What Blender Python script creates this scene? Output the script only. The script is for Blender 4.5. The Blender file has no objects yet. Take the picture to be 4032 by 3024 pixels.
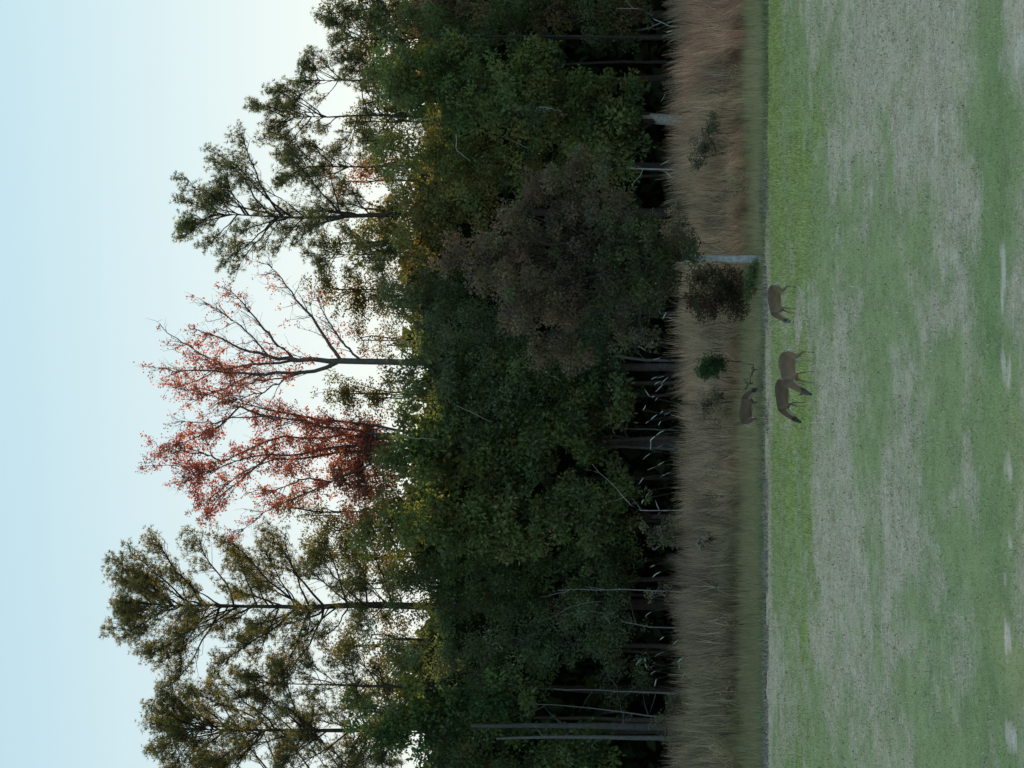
import bpy, math
import numpy as np
from mathutils import Vector, Matrix

R = math.radians
scene = bpy.context.scene
COL = scene.collection

# ------------------------------------------------------------------ camera
F_PX, CX, CY, CAM_H, V_HOR = 12000.0, 1512.0, 2016.0, 6.2, 2465.0
PITCH = math.atan((V_HOR - CY) / F_PX)
cam_d = bpy.data.cameras.new('camera')
cam = bpy.data.objects.new('camera', cam_d)
COL.objects.link(cam)
cam_d.sensor_fit = 'HORIZONTAL'
cam_d.sensor_width = 36.0
cam_d.lens = 36.0 * F_PX / 4032.0
cam_d.clip_start, cam_d.clip_end = 0.5, 6000.0
# the photograph was taken with the camera turned on its side: the top of the picture points to the right of the place
look = Vector((0, math.cos(PITCH), math.sin(PITCH)))
up = Vector((1, 0, 0))
right = look.cross(up)
cam.matrix_world = Matrix(((right.x, up.x, -look.x, 0), (right.y, up.y, -look.y, 0),
                           (right.z, up.z, -look.z, CAM_H), (0, 0, 0, 1)))
scene.camera = cam

# ------------------------------------------------------------------ light
SUN_AZ, SUN_EL = R(7.5), R(8.0)
world = bpy.data.worlds.new('World')
scene.world = world
world.use_nodes = True
wt = world.node_tree
wt.nodes.clear()
sky = wt.nodes.new('ShaderNodeTexSky')
sky.sky_type = 'NISHITA'
sky.sun_disc = False
sky.sun_elevation = SUN_EL
sky.sun_rotation = SUN_AZ
sky.air_density, sky.dust_density, sky.ozone_density = 1.0, 0.3, 3.0
gam = wt.nodes.new('ShaderNodeGamma')
gam.inputs['Gamma'].default_value = 0.12
# clear blue overhead paling to white haze all round the horizon
wco = wt.nodes.new('ShaderNodeTexCoord')
wse = wt.nodes.new('ShaderNodeSeparateXYZ')
whz = wt.nodes.new('ShaderNodeMapRange')
whz.interpolation_type = 'SMOOTHSTEP'
whz.inputs['From Min'].default_value, whz.inputs['From Max'].default_value = 0.02, 0.26
whz.inputs['To Min'].default_value, whz.inputs['To Max'].default_value = 1.0, 0.0
wmx = wt.nodes.new('ShaderNodeMix')
wmx.data_type = 'VECTOR'
wmx.inputs[4].default_value = (2.34, 3.44, 3.92)
wmx.inputs[5].default_value = (4.30, 4.42, 4.20)
wbal = wt.nodes.new('ShaderNodeVectorMath')
wbal.operation = 'MULTIPLY'
wt.links.new(wco.outputs['Generated'], wse.inputs[0])
wt.links.new(wse.outputs['Z'], whz.inputs['Value'])
wt.links.new(whz.outputs[0], wmx.inputs[0])
wt.links.new(wmx.outputs[1], wbal.inputs[1])
bg = wt.nodes.new('ShaderNodeBackground')
bg.inputs['Strength'].default_value = 0.15
wo = wt.nodes.new('ShaderNodeOutputWorld')
wt.links.new(sky.outputs[0], gam.inputs['Color'])
wt.links.new(gam.outputs[0], wbal.inputs[0])
wt.links.new(wbal.outputs[0], bg.inputs['Color'])
wt.links.new(bg.outputs[0], wo.inputs['Surface'])

sun_d = bpy.data.lights.new('sun', 'SUN')
sun_d.energy = 4.6
sun_d.angle = R(0.53)
sun_d.color = (1.0, 0.80, 0.52)
sun = bpy.data.objects.new('sun', sun_d)
COL.objects.link(sun)
sdir = Vector((math.sin(SUN_AZ) * math.cos(SUN_EL), math.cos(SUN_AZ) * math.cos(SUN_EL), math.sin(SUN_EL)))
sun.rotation_euler = sdir.to_track_quat('Z', 'Y').to_euler()

scene.view_settings.view_transform = 'Standard'
scene.view_settings.look = 'None'
scene.view_settings.exposure = 0.20
scene.view_settings.gamma = 1.0
scene.cycles.max_bounces = 6
scene.cycles.diffuse_bounces = 3
scene.cycles.transmission_bounces = 3
scene.cycles.glossy_bounces = 2

# ------------------------------------------------------------------ helpers
rng = np.random.default_rng(11)
_ct, _st = math.cos(PITCH), math.sin(PITCH)


def W(v, y, Y):
    """place in the scene seen at photograph column v, row y, at distance Y"""
    a = ((3024.0 - y) - CX) / F_PX
    b = (CY - v) / F_PX
    d = np.array((a, _ct - b * _st, _st + b * _ct))
    d = d * (Y / d[1])
    return np.array((d[0], d[1], CAM_H + d[2]))


def ppm(Y):
    return F_PX / Y


_tab = np.random.default_rng(5).random((16, 128, 128))


def vnoise(x, y, k=0):
    x = np.asarray(x, float); y = np.asarray(y, float)
    xi = np.floor(x).astype(int); yi = np.floor(y).astype(int)
    fx = x - xi; fy = y - yi
    fx = fx * fx * (3 - 2 * fx); fy = fy * fy * (3 - 2 * fy)
    t = _tab[k % 16]
    a = t[xi % 128, yi % 128]; b = t[(xi + 1) % 128, yi % 128]
    c = t[xi % 128, (yi + 1) % 128]; d = t[(xi + 1) % 128, (yi + 1) % 128]
    return (a * (1 - fx) + b * fx) * (1 - fy) + (c * (1 - fx) + d * fx) * fy


def fbm(x, y, k=0, o=4):
    s = 0.0; a = 0.5; n = 0.0
    for i in range(o):
        s = s + a * vnoise(x * 2 ** i + 17.3 * i, y * 2 ** i + 9.1 * i, k + i)
        n += a; a *= 0.5
    return s / n


def sstep(a, b, x):
    t = np.clip((np.asarray(x, float) - a) / (b - a), 0, 1)
    return t * t * (3 - 2 * t)


def edge_y(x):                       # far edge of the mown lawn
    return 136.0 - 3.2 * sstep(7, 14, x) + 1.5 * (fbm(np.asarray(x) * 0.6, 3.0, 6, 4) - 0.5)


def gz(x, y):                        # height of the ground
    x = np.asarray(x, float); y = np.asarray(y, float)
    e = edge_y(x)
    z = 0.07 * (fbm(x * 0.12, y * 0.06, 2, 3) - 0.5) * sstep(0, 30, y)
    z = z + 0.04 * np.exp(-((y - e + 0.6) / 0.9) ** 2)
    z = z - 0.08 * np.exp(-((y - e - 1.3) / 1.0) ** 2)
    z = z + 1.15 * sstep(141, 166, y) + 0.004 * np.clip(y - 166, 0, 500)
    return z


def norm(a):
    return a / np.maximum(np.linalg.norm(a, axis=-1, keepdims=True), 1e-9)


def make_mesh(name, V, F, C, mat, parent=None, smooth=False, alpha=None):
    V = np.asarray(V, np.float32); F = np.asarray(F, np.int32)
    me = bpy.data.meshes.new(name)
    k = F.shape[1]
    me.vertices.add(len(V)); me.vertices.foreach_set('co', V.ravel())
    me.loops.add(F.size); me.loops.foreach_set('vertex_index', F.ravel())
    me.polygons.add(len(F))
    me.polygons.foreach_set('loop_start', np.arange(0, F.size, k, dtype=np.int32))
    if smooth:
        me.polygons.foreach_set('use_smooth', np.ones(len(F), bool))
    me.update(calc_edges=True)
    if C is not None:
        c4 = np.ones((len(V), 4), np.float32); c4[:, :3] = C
        if alpha is not None: c4[:, 3] = alpha
        at = me.color_attributes.new('tint', 'FLOAT_COLOR', 'POINT')
        at.data.foreach_set('color', c4.ravel())
    me.materials.append(mat)
    o = bpy.data.objects.new(name, me)
    COL.objects.link(o)
    if parent is not None:
        o.parent = parent
    return o


def thing(name, label, cat, loc, group=None):
    o = bpy.data.objects.new(name, None)
    COL.objects.link(o)
    o.empty_display_size = 0.3
    o.location = [float(c) for c in loc]
    tag(o, label, cat, group)
    return o


def tag(o, label, cat=None, group=None, kind=None):
    if label: o['label'] = label
    if cat: o['category'] = cat
    if group: o['group'] = group
    if kind: o['kind'] = kind
    return o


def tubes(P, Rad, sides=5):
    """P (B,K,3) polylines, Rad (B,K) radii"""
    P = np.asarray(P, float); Rad = np.asarray(Rad, float)
    B, K, _ = P.shape
    T = norm(np.gradient(P, axis=1))
    ref = np.where(np.abs(T[..., 2:3]) > 0.8, np.array((1.0, 0, 0)), np.array((0, 0, 1.0)))
    n1 = norm(np.cross(T, ref)); n2 = np.cross(T, n1)
    a = np.arange(sides) * 2 * np.pi / sides
    V = P[:, :, None, :] + Rad[:, :, None, None] * (n1[:, :, None, :] * np.cos(a)[None, None, :, None] +
                                                    n2[:, :, None, :] * np.sin(a)[None, None, :, None])
    V = V.reshape(-1, 3)
    idx = np.arange(B * K * sides).reshape(B, K, sides)
    nx = np.roll(idx, -1, axis=2)
    F = np.stack((idx[:, :-1], nx[:, :-1], nx[:, 1:], idx[:, 1:]), -1).reshape(-1, 4)
    return V, F


def merge(parts):
    Vs, Fs, Cs, n = [], [], [], 0
    for p in parts:
        V, F = p[0], p[1]
        Vs.append(V); Fs.append(F + n); n += len(V)
        if len(p) > 2: Cs.append(p[2])
    return np.concatenate(Vs), np.concatenate(Fs), (np.concatenate(Cs) if Cs else None)


def resample(pts, K):
    pts = np.asarray(pts, float)
    s = np.concatenate(([0], np.cumsum(np.linalg.norm(np.diff(pts, axis=0), axis=1))))
    t = np.linspace(0, s[-1], K)
    return np.stack([np.interp(t, s, pts[:, i]) for i in range(3)], 1), s[-1]


def rdir(n, r=rng):
    return norm(r.normal(size=(n, 3)))


def leaves(pos, along, ln, wd, col, r=rng):
    """a folded rhombus for each leaf"""
    n = len(pos)
    along = norm(along)
    side = norm(np.cross(along, rdir(n, r)))
    nrm = np.cross(along, side)
    ln = np.asarray(ln)[:, None]; wd = np.asarray(wd)[:, None]
    a = pos
    b = pos + along * ln * 0.45 + side * wd * 0.5 + nrm * wd * 0.12
    c = pos + along * ln
    d = pos + along * ln * 0.45 - side * wd * 0.5 + nrm * wd * 0.12
    V = np.stack((a, b, c, d), 1).reshape(-1, 3)
    F = np.arange(4 * n).reshape(n, 4)
    C = np.repeat(col, 4, axis=0)
    return V, F, C


# ------------------------------------------------------------------ materials
def mat_tint(name, rough=0.8, translucent=0.0, noise=0.0, nscale=8.0, spec=0.2, bump=0.0, nscale2=None, through=(1, 1, 1)):
    m = bpy.data.materials.new(name); m.use_nodes = True
    t = m.node_tree; t.nodes.clear()
    out = t.nodes.new('ShaderNodeOutputMaterial')
    at = t.nodes.new('ShaderNodeAttribute'); at.attribute_name = 'tint'
    src = at.outputs['Color']
    geo = t.nodes.new('ShaderNodeNewGeometry')
    if noise > 0:
        nz = t.nodes.new('ShaderNodeTexNoise'); nz.inputs['Scale'].default_value = nscale
        nz.inputs['Detail'].default_value = 5; nz.inputs['Roughness'].default_value = 0.65
        t.links.new(geo.outputs['Position'], nz.inputs['Vector'])
        mr = t.nodes.new('ShaderNodeMapRange')
        mr.inputs['From Min'].default_value = 0.3; mr.inputs['From Max'].default_value = 0.7
        mr.inputs['To Min'].default_value = 1 - noise; mr.inputs['To Max'].default_value = 1 + noise
        t.links.new(nz.outputs['Fac'], mr.inputs['Value'])
        vm = t.nodes.new('ShaderNodeVectorMath'); vm.operation = 'SCALE'
        t.links.new(src, vm.inputs[0]); t.links.new(mr.outputs[0], vm.inputs['Scale'])
        src = vm.outputs[0]
    bs = t.nodes.new('ShaderNodeBsdfPrincipled')
    bs.inputs['Roughness'].default_value = rough
    bs.inputs['Specular IOR Level'].default_value = spec
    t.links.new(src, bs.inputs['Base Color'])
    if bump > 0:
        nb = t.nodes.new('ShaderNodeTexNoise'); nb.inputs['Scale'].default_value = nscale2 or nscale * 2
        nb.inputs['Detail'].default_value = 6
        t.links.new(geo.outputs['Position'], nb.inputs['Vector'])
        bp = t.nodes.new('ShaderNodeBump'); bp.inputs['Strength'].default_value = bump
        bp.inputs['Distance'].default_value = 0.05
        t.links.new(nb.outputs['Fac'], bp.inputs['Height']); t.links.new(bp.outputs[0], bs.inputs['Normal'])
    if translucent > 0:
        tr = t.nodes.new('ShaderNodeBsdfTranslucent')
        tm = t.nodes.new('ShaderNodeVectorMath'); tm.operation = 'MULTIPLY'; tm.inputs[1].default_value = through
        t.links.new(src, tm.inputs[0]); t.links.new(tm.outputs[0], tr.inputs['Color'])
        mx = t.nodes.new('ShaderNodeMixShader'); mx.inputs[0].default_value = translucent
        t.links.new(bs.outputs[0], mx.inputs[1]); t.links.new(tr.outputs[0], mx.inputs[2])
        t.links.new(mx.outputs[0], out.inputs['Surface'])
    else:
        t.links.new(bs.outputs[0], out.inputs['Surface'])
    return m


M_LEAF = mat_tint('leaf', 0.65, 0.42, spec=0.12, through=(2.1, 1.8, 0.9))
M_NEEDLE = mat_tint('pine_needle', 0.6, 0.42, spec=0.15, through=(1.7, 1.5, 0.8))
M_BARK = mat_tint('bark', 0.9, 0, 0.35, 6.0, 0.1, 0.6, 22.0)
M_GRASS = mat_tint('grass_blade', 0.7, 0.30, spec=0.1)
M_GROUND = mat_tint('turf', 0.95, 0, 0.30, 9.0, 0.05, 0.8, 30.0)


def turf_material():
    """turf: the painted-in patch colours of the mesh, broken into pale straw wisps and dark gaps where it is dry"""
    m = bpy.data.materials.new('lawn_turf'); m.use_nodes = True
    t = m.node_tree; t.nodes.clear()
    out = t.nodes.new('ShaderNodeOutputMaterial'); bs = t.nodes.new('ShaderNodeBsdfPrincipled')
    bs.inputs['Roughness'].default_value = 0.95; bs.inputs['Specular IOR Level'].default_value = 0.05
    at = t.nodes.new('ShaderNodeAttribute'); at.attribute_name = 'tint'
    geo = t.nodes.new('ShaderNodeNewGeometry')
    def nz(scale, lo, hi, det=5):
        n = t.nodes.new('ShaderNodeTexNoise'); n.inputs['Scale'].default_value = scale; n.inputs['Detail'].default_value = det
        n.inputs['Roughness'].default_value = 0.7
        t.links.new(geo.outputs['Position'], n.inputs['Vector'])
        r_ = t.nodes.new('ShaderNodeMapRange'); r_.interpolation_type = 'SMOOTHSTEP'
        r_.inputs['From Min'].default_value = lo; r_.inputs['From Max'].default_value = hi
        t.links.new(n.outputs['Fac'], r_.inputs['Value'])
        return r_.outputs[0]
    def math_(op, a, b):
        q = t.nodes.new('ShaderNodeMath'); q.operation = op
        for k, x in enumerate((a, b)):
            if isinstance(x, (int, float)): q.inputs[k].default_value = x
            else: t.links.new(x, q.inputs[k])
        return q.outputs[0]
    def mixc(f, a, b):
        q = t.nodes.new('ShaderNodeMix'); q.data_type = 'RGBA'
        t.links.new(f, q.inputs[0])
        for k, x in ((6, a), (7, b)):
            if isinstance(x, tuple): q.inputs[k].default_value = x
            else: t.links.new(x, q.inputs[k])
        return q.outputs[2]
    dry = at.outputs['Alpha']
    pale = math_('MULTIPLY', math_('MULTIPLY', nz(2.6, 0.50, 0.60), math_('ADD', math_('MULTIPLY', dry, 0.8), 0.12)), 0.9)
    c = mixc(pale, at.outputs['Color'], (0.68, 0.555, 0.42, 1))
    pale2 = math_('MULTIPLY', nz(9.0, 0.56, 0.66, 3), math_('ADD', math_('MULTIPLY', dry, 0.6), 0.06))
    c = mixc(pale2, c, (0.72, 0.61, 0.48, 1))
    dk = math_('MULTIPLY', nz(5.5, 0.55, 0.68), math_('ADD', math_('MULTIPLY', dry, 0.5), 0.25))
    c = mixc(dk, c, (0.10, 0.125, 0.07, 1))
    t.links.new(c, bs.inputs['Base Color'])
    t.links.new(bs.outputs[0], out.inputs['Surface'])
    return m


M_TURF = turf_material()
M_FUR = mat_tint('deer_fur', 0.85, 0, 0.12, 30.0, 0.1)

# ------------------------------------------------------------------ ground
def G(v, y):
    Y = F_PX * CAM_H / (v - V_HOR)
    return (CX - y) / F_PX * Y, Y


BARE = [(3942, 1075, 125, 17), (3955, 1465, 85, 24), (3952, 1845, 50, 18), (3962, 2140, 24, 16), (3958, 2515, 62, 20),
        (3965, 2905, 48, 26), (4012, 225, 90, 26), (3678, 535, 80, 7), (3948, 2300, 20, 6), (3975, 640, 60, 7)]


def lawn_masks(x, y):
    x = np.asarray(x, float); y = np.asarray(y, float)
    wx = x + 1.6 * (fbm(x * 0.5, y * 0.3, 9, 3) - 0.5); wy = y + 16 * (fbm(x * 0.3, y * 0.10, 10, 4) - 0.5) * np.clip(y / 100, 0.4, 1)
    big = fbm(wx * 0.16 + 3.1, wy * 0.055 + 1.7, 1, 4)
    mid = fbm(wx * 0.60, wy * 0.20, 3, 5)
    fine = fbm(wx * 2.1, wy * 0.8, 5, 3)
    e = edge_y(x)
    # lush strip where the deer graze and along the right of the far edge
    lush = 1.0 * np.exp(-((wy - 109 + 0.15 * x) / 10.0) ** 2) * (1 - 0.75 * sstep(8, 13, x)) * (0.65 + 0.6 * sstep(-13, -4, x))
    lush = lush * (0.30 + 0.95 * sstep(0.36, 0.60, fbm(x * 0.45 + 2, y * 0.20, 8, 4)))
    lush = np.maximum(lush, 1.1 * sstep(117, 123, wy) * sstep(-3, 7, x))
    lush = np.maximum(lush, 0.75 * sstep(112, 120, wy) * sstep(-12, -3, x))
    lush = np.maximum(lush, 0.75 * np.exp(-((wy - 51.5) / 2.6) ** 2) * (0.35 + 0.65 * sstep(-8, 1, x)))
    dry = sstep(0.37, 0.65, big * 0.42 + mid * 0.58 + 0.22 * (fine - 0.5)
                + 0.12 * sstep(3, 9, x) * (1 - sstep(95, 110, y)) - 0.27 * lush)
    dry = np.maximum(dry, 0.95 * sstep(-7.5, -3.5, y - e + 4.0 * (fbm(x * 0.5, y * 0.2, 6, 3) - 0.5)) * (1 - sstep(5, 9, x)) * (0.35 + 0.65 * (1 - sstep(-4, 5, x)) + 0.65 * sstep(-5.5, -3.2, y - e)).clip(0, 1))
    bare = np.zeros_like(x)
    jag = fbm(x * 1.7 + 4, y * 1.7, 7, 5) - 0.46
    for (v, yy, hy, hv) in BARE:
        bx, by = G(v, yy); b1 = G(v - hv, yy)[1]
        rx = hy / F_PX * by; ry = abs(b1 - by)
        q = ((x - bx + 0.25 * (fine - 0.5)) / rx) ** 2 + ((y - by + 1.2 * (mid - 0.5) * ry) / ry) ** 2
        bare = np.maximum(bare, 1 - sstep(0.45, 1.1, q + 4.5 * jag))
    dry = np.maximum(dry, bare)
    return lush, dry, bare, fine, mid


C_STRAW = np.array((0.58, 0.435, 0.315)); C_GREEN = np.array((0.315, 0.325, 0.142))
C_LUSH = np.array((0.34, 0.365, 0.115)); C_DEEP = np.array((0.20, 0.265, 0.092)); C_BARE = np.array((0.62, 0.485, 0.375))


def lawn_col(x, y):
    lush, dry, bare, fine, mid = lawn_masks(x, y)
    c = C_GREEN + (C_DEEP - C_GREEN) * (sstep(0.45, 0.75, mid) * 0.8)[:, None]
    lushc = np.where((y < 70)[:, None], C_DEEP, C_LUSH)
    c = c + (lushc - c) * np.clip(lush * (0.15 + 1.3 * mid * (0.5 + fine)), 0, 1)[:, None]
    c = c + (C_STRAW - c) * (dry * (0.72 + 0.5 * (fine - 0.4))).clip(0, 1)[:, None]
    c = c + (C_BARE - c) * bare[:, None]
    c = c * (0.78 + 0.44 * fbm(x * 2.6, y * 1.1, 13, 3))[:, None]
    return c, dry, bare, lush


gxs = np.unique(np.concatenate((np.linspace(-900, -40, 20), np.arange(-40, -19, 1.0), np.arange(-19, 19, 0.2),
                                np.arange(19, 40, 1.0), np.linspace(40, 900, 20))))
gys = np.unique(np.concatenate((np.linspace(-300, 40, 20), np.arange(40, 46, 0.5), np.arange(46, 54, 0.12), np.arange(54, 72, 0.4), np.arange(72, 142, 0.5),
                                np.arange(142, 200, 2.0), np.linspace(200, 3500, 30))))
GX, GY = np.meshgrid(gxs, gys)
gx, gy = GX.ravel(), GY.ravel()
gcol, gdry, _, _ = lawn_col(gx, gy)
e_ = edge_y(gx)
rough_c = np.array((0.15, 0.15, 0.08)) * (0.7 + 0.6 * fbm(gx * 0.8, gy * 0.4, 4, 3))[:, None]
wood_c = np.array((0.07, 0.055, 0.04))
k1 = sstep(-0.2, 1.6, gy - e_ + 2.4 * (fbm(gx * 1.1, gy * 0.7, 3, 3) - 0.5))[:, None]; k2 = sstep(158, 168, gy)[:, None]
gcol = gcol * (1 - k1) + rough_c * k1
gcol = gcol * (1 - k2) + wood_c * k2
nx_, ny_ = len(gxs), len(gys)
gi = np.arange(nx_ * ny_).reshape(ny_, nx_)
gF = np.stack((gi[:-1, :-1], gi[:-1, 1:], gi[1:, 1:], gi[1:, :-1]), -1).reshape(-1, 4)
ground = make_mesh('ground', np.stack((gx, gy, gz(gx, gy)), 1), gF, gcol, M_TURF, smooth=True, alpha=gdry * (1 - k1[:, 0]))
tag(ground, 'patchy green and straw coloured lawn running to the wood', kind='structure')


# ------------------------------------------------------------------ grasses
def blades(x, y, h, w, lean, col, seg=1, r=rng, z0=-0.01):
    """upright blades, seg=1 a triangle, seg=2 a bent strip as two quads; lean (n,2) sideways reach of the tip"""
    n = len(x)
    z = gz(x, y) + z0
    a = r.uniform(0, 2 * np.pi, n)
    sx = np.cos(a) * w * 0.5; sy = np.sin(a) * w * 0.5
    if seg == 1:
        V = np.stack((np.stack((x - sx, y - sy, z), 1), np.stack((x + sx, y + sy, z), 1),
                      np.stack((x + lean[:, 0], y + lean[:, 1], z + h), 1)), 1).reshape(-1, 3)
        return V, np.arange(3 * n).reshape(n, 3), np.repeat(col, 3, axis=0)
    rows = []
    for t, ww in ((0, 1.0), (0.55, 0.9), (1.0, 0.25)):
        q = t * t
        zz = z + h * (t - 0.12 * q)
        rows.append(np.stack((x + lean[:, 0] * q - sx * ww, y + lean[:, 1] * q - sy * ww, zz), 1))
        rows.append(np.stack((x + lean[:, 0] * q + sx * ww, y + lean[:, 1] * q + sy * ww, zz), 1))
    V = np.stack(rows, 1).reshape(-1, 3)
    b = np.arange(n)[:, None] * 6
    F = np.concatenate((b + np.array((0, 1, 3, 2)), b + np.array((2, 3, 5, 4))), 0)
    return V, F, np.repeat(col, 6, axis=0)


def half_w(y):
    return y * 0.1275 + 2.0


# short lawn blades
N = 260000
t_ = rng.random(N)
ly = 1.0 / (1 / 45.5 + t_ * (1 / 135.8 - 1 / 45.5))
ly = np.where(rng.random(N) < 0.35, rng.uniform(46, 135.5, N), ly)
lx = rng.uniform(-1, 1, N) * half_w(ly)
keep = ly < edge_y(lx) - 0.1
lx, ly = lx[keep], ly[keep]; N = len(lx)
lc, ldry, lbare, llush = lawn_col(lx, ly)
keep = rng.random(N) > lbare * 0.7
lx, ly, lc, ldry, llush = lx[keep], ly[keep], lc[keep], ldry[keep], llush[keep]; N = len(lx)
sc = np.clip(ly / 62, 0.7, 2.0)
u_ = rng.random(N)
lc = lc * rng.uniform(0.72, 1.15, N)[:, None]
pale = u_ < 0.035 + 0.15 * ldry
lc[pale] = np.array((0.66, 0.57, 0.45)) * rng.uniform(0.75, 1.1, pale.sum())[:, None]
dark = u_ > 0.975 - 0.02 * ldry
lc[dark] = lc[dark] * rng.uniform(0.35, 0.7, dark.sum())[:, None]
lh = (0.022 + 0.035 * rng.random(N) ** 2) * (1 + 0.7 * pale) * (1 + 1.5 * np.clip(llush, 0, 1) * (ly > 90)) * (0.75 + 0.25 * sc)
lw = rng.uniform(0.010, 0.022, N) * sc
ln_ = rng.normal(size=(N, 2)) * (0.03 + 0.05 * pale)[:, None]
V, F, C = blades(lx, ly, lh, lw, ln_, lc)
tag(make_mesh('lawn_grass', V, F, C, M_GRASS), 'short mown grass mixed green and dry straw', 'grass', kind='stuff')

# coarser tufts that show as pale and dark flecks
N = 120000
t_ = rng.random(N)
fy = 1.0 / (1 / 45.5 + t_ * (1 / 135.0 - 1 / 45.5))
fx_ = rng.uniform(-1, 1, N) * half_w(fy)
fc, fd, fb, fl = lawn_col(fx_, fy)
cl = fbm(fx_ * 1.7, fy * 0.9, 12, 3)
keep = (rng.random(N) < (0.14 + 0.8 * fd) * (0.25 + 1.2 * sstep(0.40, 0.62, cl))) & (fb < 0.3) & (fy < edge_y(fx_) - 0.3)
fx_, fy, fc, fd = fx_[keep], fy[keep], fc[keep], fd[keep]; N = len(fx_)
u_ = rng.random(N)
col = fc * rng.uniform(0.8, 1.25, N)[:, None]
q = u_ < 0.42; col[q] = np.array((0.70, 0.60, 0.47)) * rng.uniform(0.75, 1.15, q.sum())[:, None]
q = u_ > 0.86; col[q] = fc[q] * rng.uniform(0.25, 0.65, q.sum())[:, None]
sc = np.clip(fy / 62, 0.75, 1.5)
V, F, C = blades(fx_, fy, rng.uniform(0.02, 0.075, N) * sc, rng.uniform(0.016, 0.04, N) * sc, rng.normal(size=(N, 2)) * (0.06 * sc)[:, None], col)
tag(make_mesh('straw_tufts', V, F, C, M_GRASS), 'pale and dark straw tufts scattered over the lawn', 'straw', kind='stuff')

# matted dry straw along the far edge of the lawn
N = 52000
sx_ = rng.uniform(-24, 12.5, N); off = np.minimum(rng.normal(-1.0, 0.9, N), 0.5)
sy_ = edge_y(sx_) + off
patch = fbm(sx_ * 0.6, sy_ * 0.5, 8, 3)
keep = (patch > 0.43) & (rng.random(N) < 1 - 0.8 * sstep(8, 11.5, sx_))
sx_, sy_ = sx_[keep], sy_[keep]; N = len(sx_)
scol = np.array((0.52, 0.45, 0.37)) * rng.uniform(0.4, 1.25, N)[:, None]
dk = rng.random(N) < 0.30
scol[dk] = np.array((0.10, 0.10, 0.075))
sh = fbm(sx_ * 1.4, sy_ * 1.4, 11, 3)
V, F, C = blades(sx_, sy_, (0.04 + 0.16 * rng.random(N) ** 1.5) * (0.3 + 1.4 * sh), rng.uniform(0.02, 0.05, N), rng.normal(size=(N, 2)) * 0.12, scol)
tag(make_mesh('straw_verge', V, F, C, M_GRASS), 'matted grey straw along the far edge of the lawn', 'straw', kind='stuff')


# weeds straggling over the lawn edge
N = 20000
wx_ = rng.uniform(-26, 26, N); wy_ = edge_y(wx_) + rng.normal(0.4, 0.8, N)
wn = fbm(wx_ * 1.3, wy_ * 0.4, 1, 3)
keep = (wn > 0.46) & (wy_ > edge_y(wx_) - 1.6)
wx_, wy_, wn = wx_[keep], wy_[keep], wn[keep]; N = len(wx_)
wc = np.where((rng.random(N) < 0.55)[:, None], np.array((0.17, 0.24, 0.10)), np.array((0.42, 0.35, 0.24))) * rng.uniform(0.5, 1.25, N)[:, None]
V, F, C = blades(wx_, wy_, (0.10 + 1.6 * (wn - 0.45)) * rng.uniform(0.5, 1.2, N), rng.uniform(0.02, 0.045, N), rng.normal(size=(N, 2)) * 0.12, wc)
tag(make_mesh('edge_weeds', V, F, C, M_GRASS), 'ragged weeds straggling along the lawn edge', 'weeds', kind='stuff')


def reed_front(x):                    # where the tall brown grass begins
    return 149.0 - 4.5 * sstep(2, 9, x) + 2.0 * (fbm(np.asarray(x) * 0.4, 1.0, 11, 3) - 0.5)


# knee-high meadow grass between the lawn and the tall brown grass
N = 60000
mx_ = rng.uniform(-26, 26, N); t_ = rng.random(N)
m0 = edge_y(mx_) + 0.5; m1 = reed_front(mx_) + 2.5
my_ = m0 + (m1 - m0) * t_
mh = (0.26 + 0.80 * t_ ** 0.9) * rng.uniform(0.6, 1.15, N) * (0.6 + 0.8 * fbm(mx_ * 0.5, my_ * 0.5, 12, 3))
pn = fbm(mx_ * 0.35, my_ * 0.3, 13, 3)[:, None]
mc = np.array((0.40, 0.39, 0.18)) * (1 - pn) + np.array((0.58, 0.46, 0.28)) * pn
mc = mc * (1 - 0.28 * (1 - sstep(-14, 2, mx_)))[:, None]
mc = mc + (np.array((0.13, 0.24, 0.10)) - mc) * (0.75 * (1 - sstep(0.05, 0.22, t_)))[:, None]
mc = mc * rng.uniform(0.6, 1.25, N)[:, None]
q = rng.random(N) < 0.05; mc[q] = np.array((0.48, 0.45, 0.33))
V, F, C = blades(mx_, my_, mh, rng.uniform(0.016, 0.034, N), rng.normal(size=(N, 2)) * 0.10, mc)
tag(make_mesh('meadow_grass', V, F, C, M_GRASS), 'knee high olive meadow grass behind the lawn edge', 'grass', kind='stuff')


def reed_col(x, y):
    n1 = fbm(x * 0.28 + 5, y * 0.12, 14, 3); n2 = fbm(x * 0.7, y * 0.25, 15, 3)
    rust = np.array((0.63, 0.375, 0.25)); tan = np.array((0.58, 0.42, 0.27)); grey = np.array((0.35, 0.258, 0.182))
    oliv = np.array((0.38, 0.33, 0.19)); tw = np.array((0.53, 0.375, 0.25))
    a = sstep(3.0, 9.5, x + 3 * (n2 - 0.5))[:, None]
    b = (1 - sstep(-10, -2.5, x + 4 * (n2 - 0.5)))[:, None]
    c = tw * (1 - a) + rust * a
    c = c * (1 - b) + grey * b
    k = (sstep(0.50, 0.70, n1) * 0.75)[:, None]
    c = c * (1 - k) + np.where(x[:, None] > 1, tan, oliv) * k
    return c


def reed_top(x, y):
    return 2.2 + 1.1 * fbm(np.asarray(x) * 0.45, np.asarray(y) * 0.35, 4, 4) + 0.55 * (1 - sstep(-19, -14, x)) + 0.25 * sstep(6, 12, x)


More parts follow.
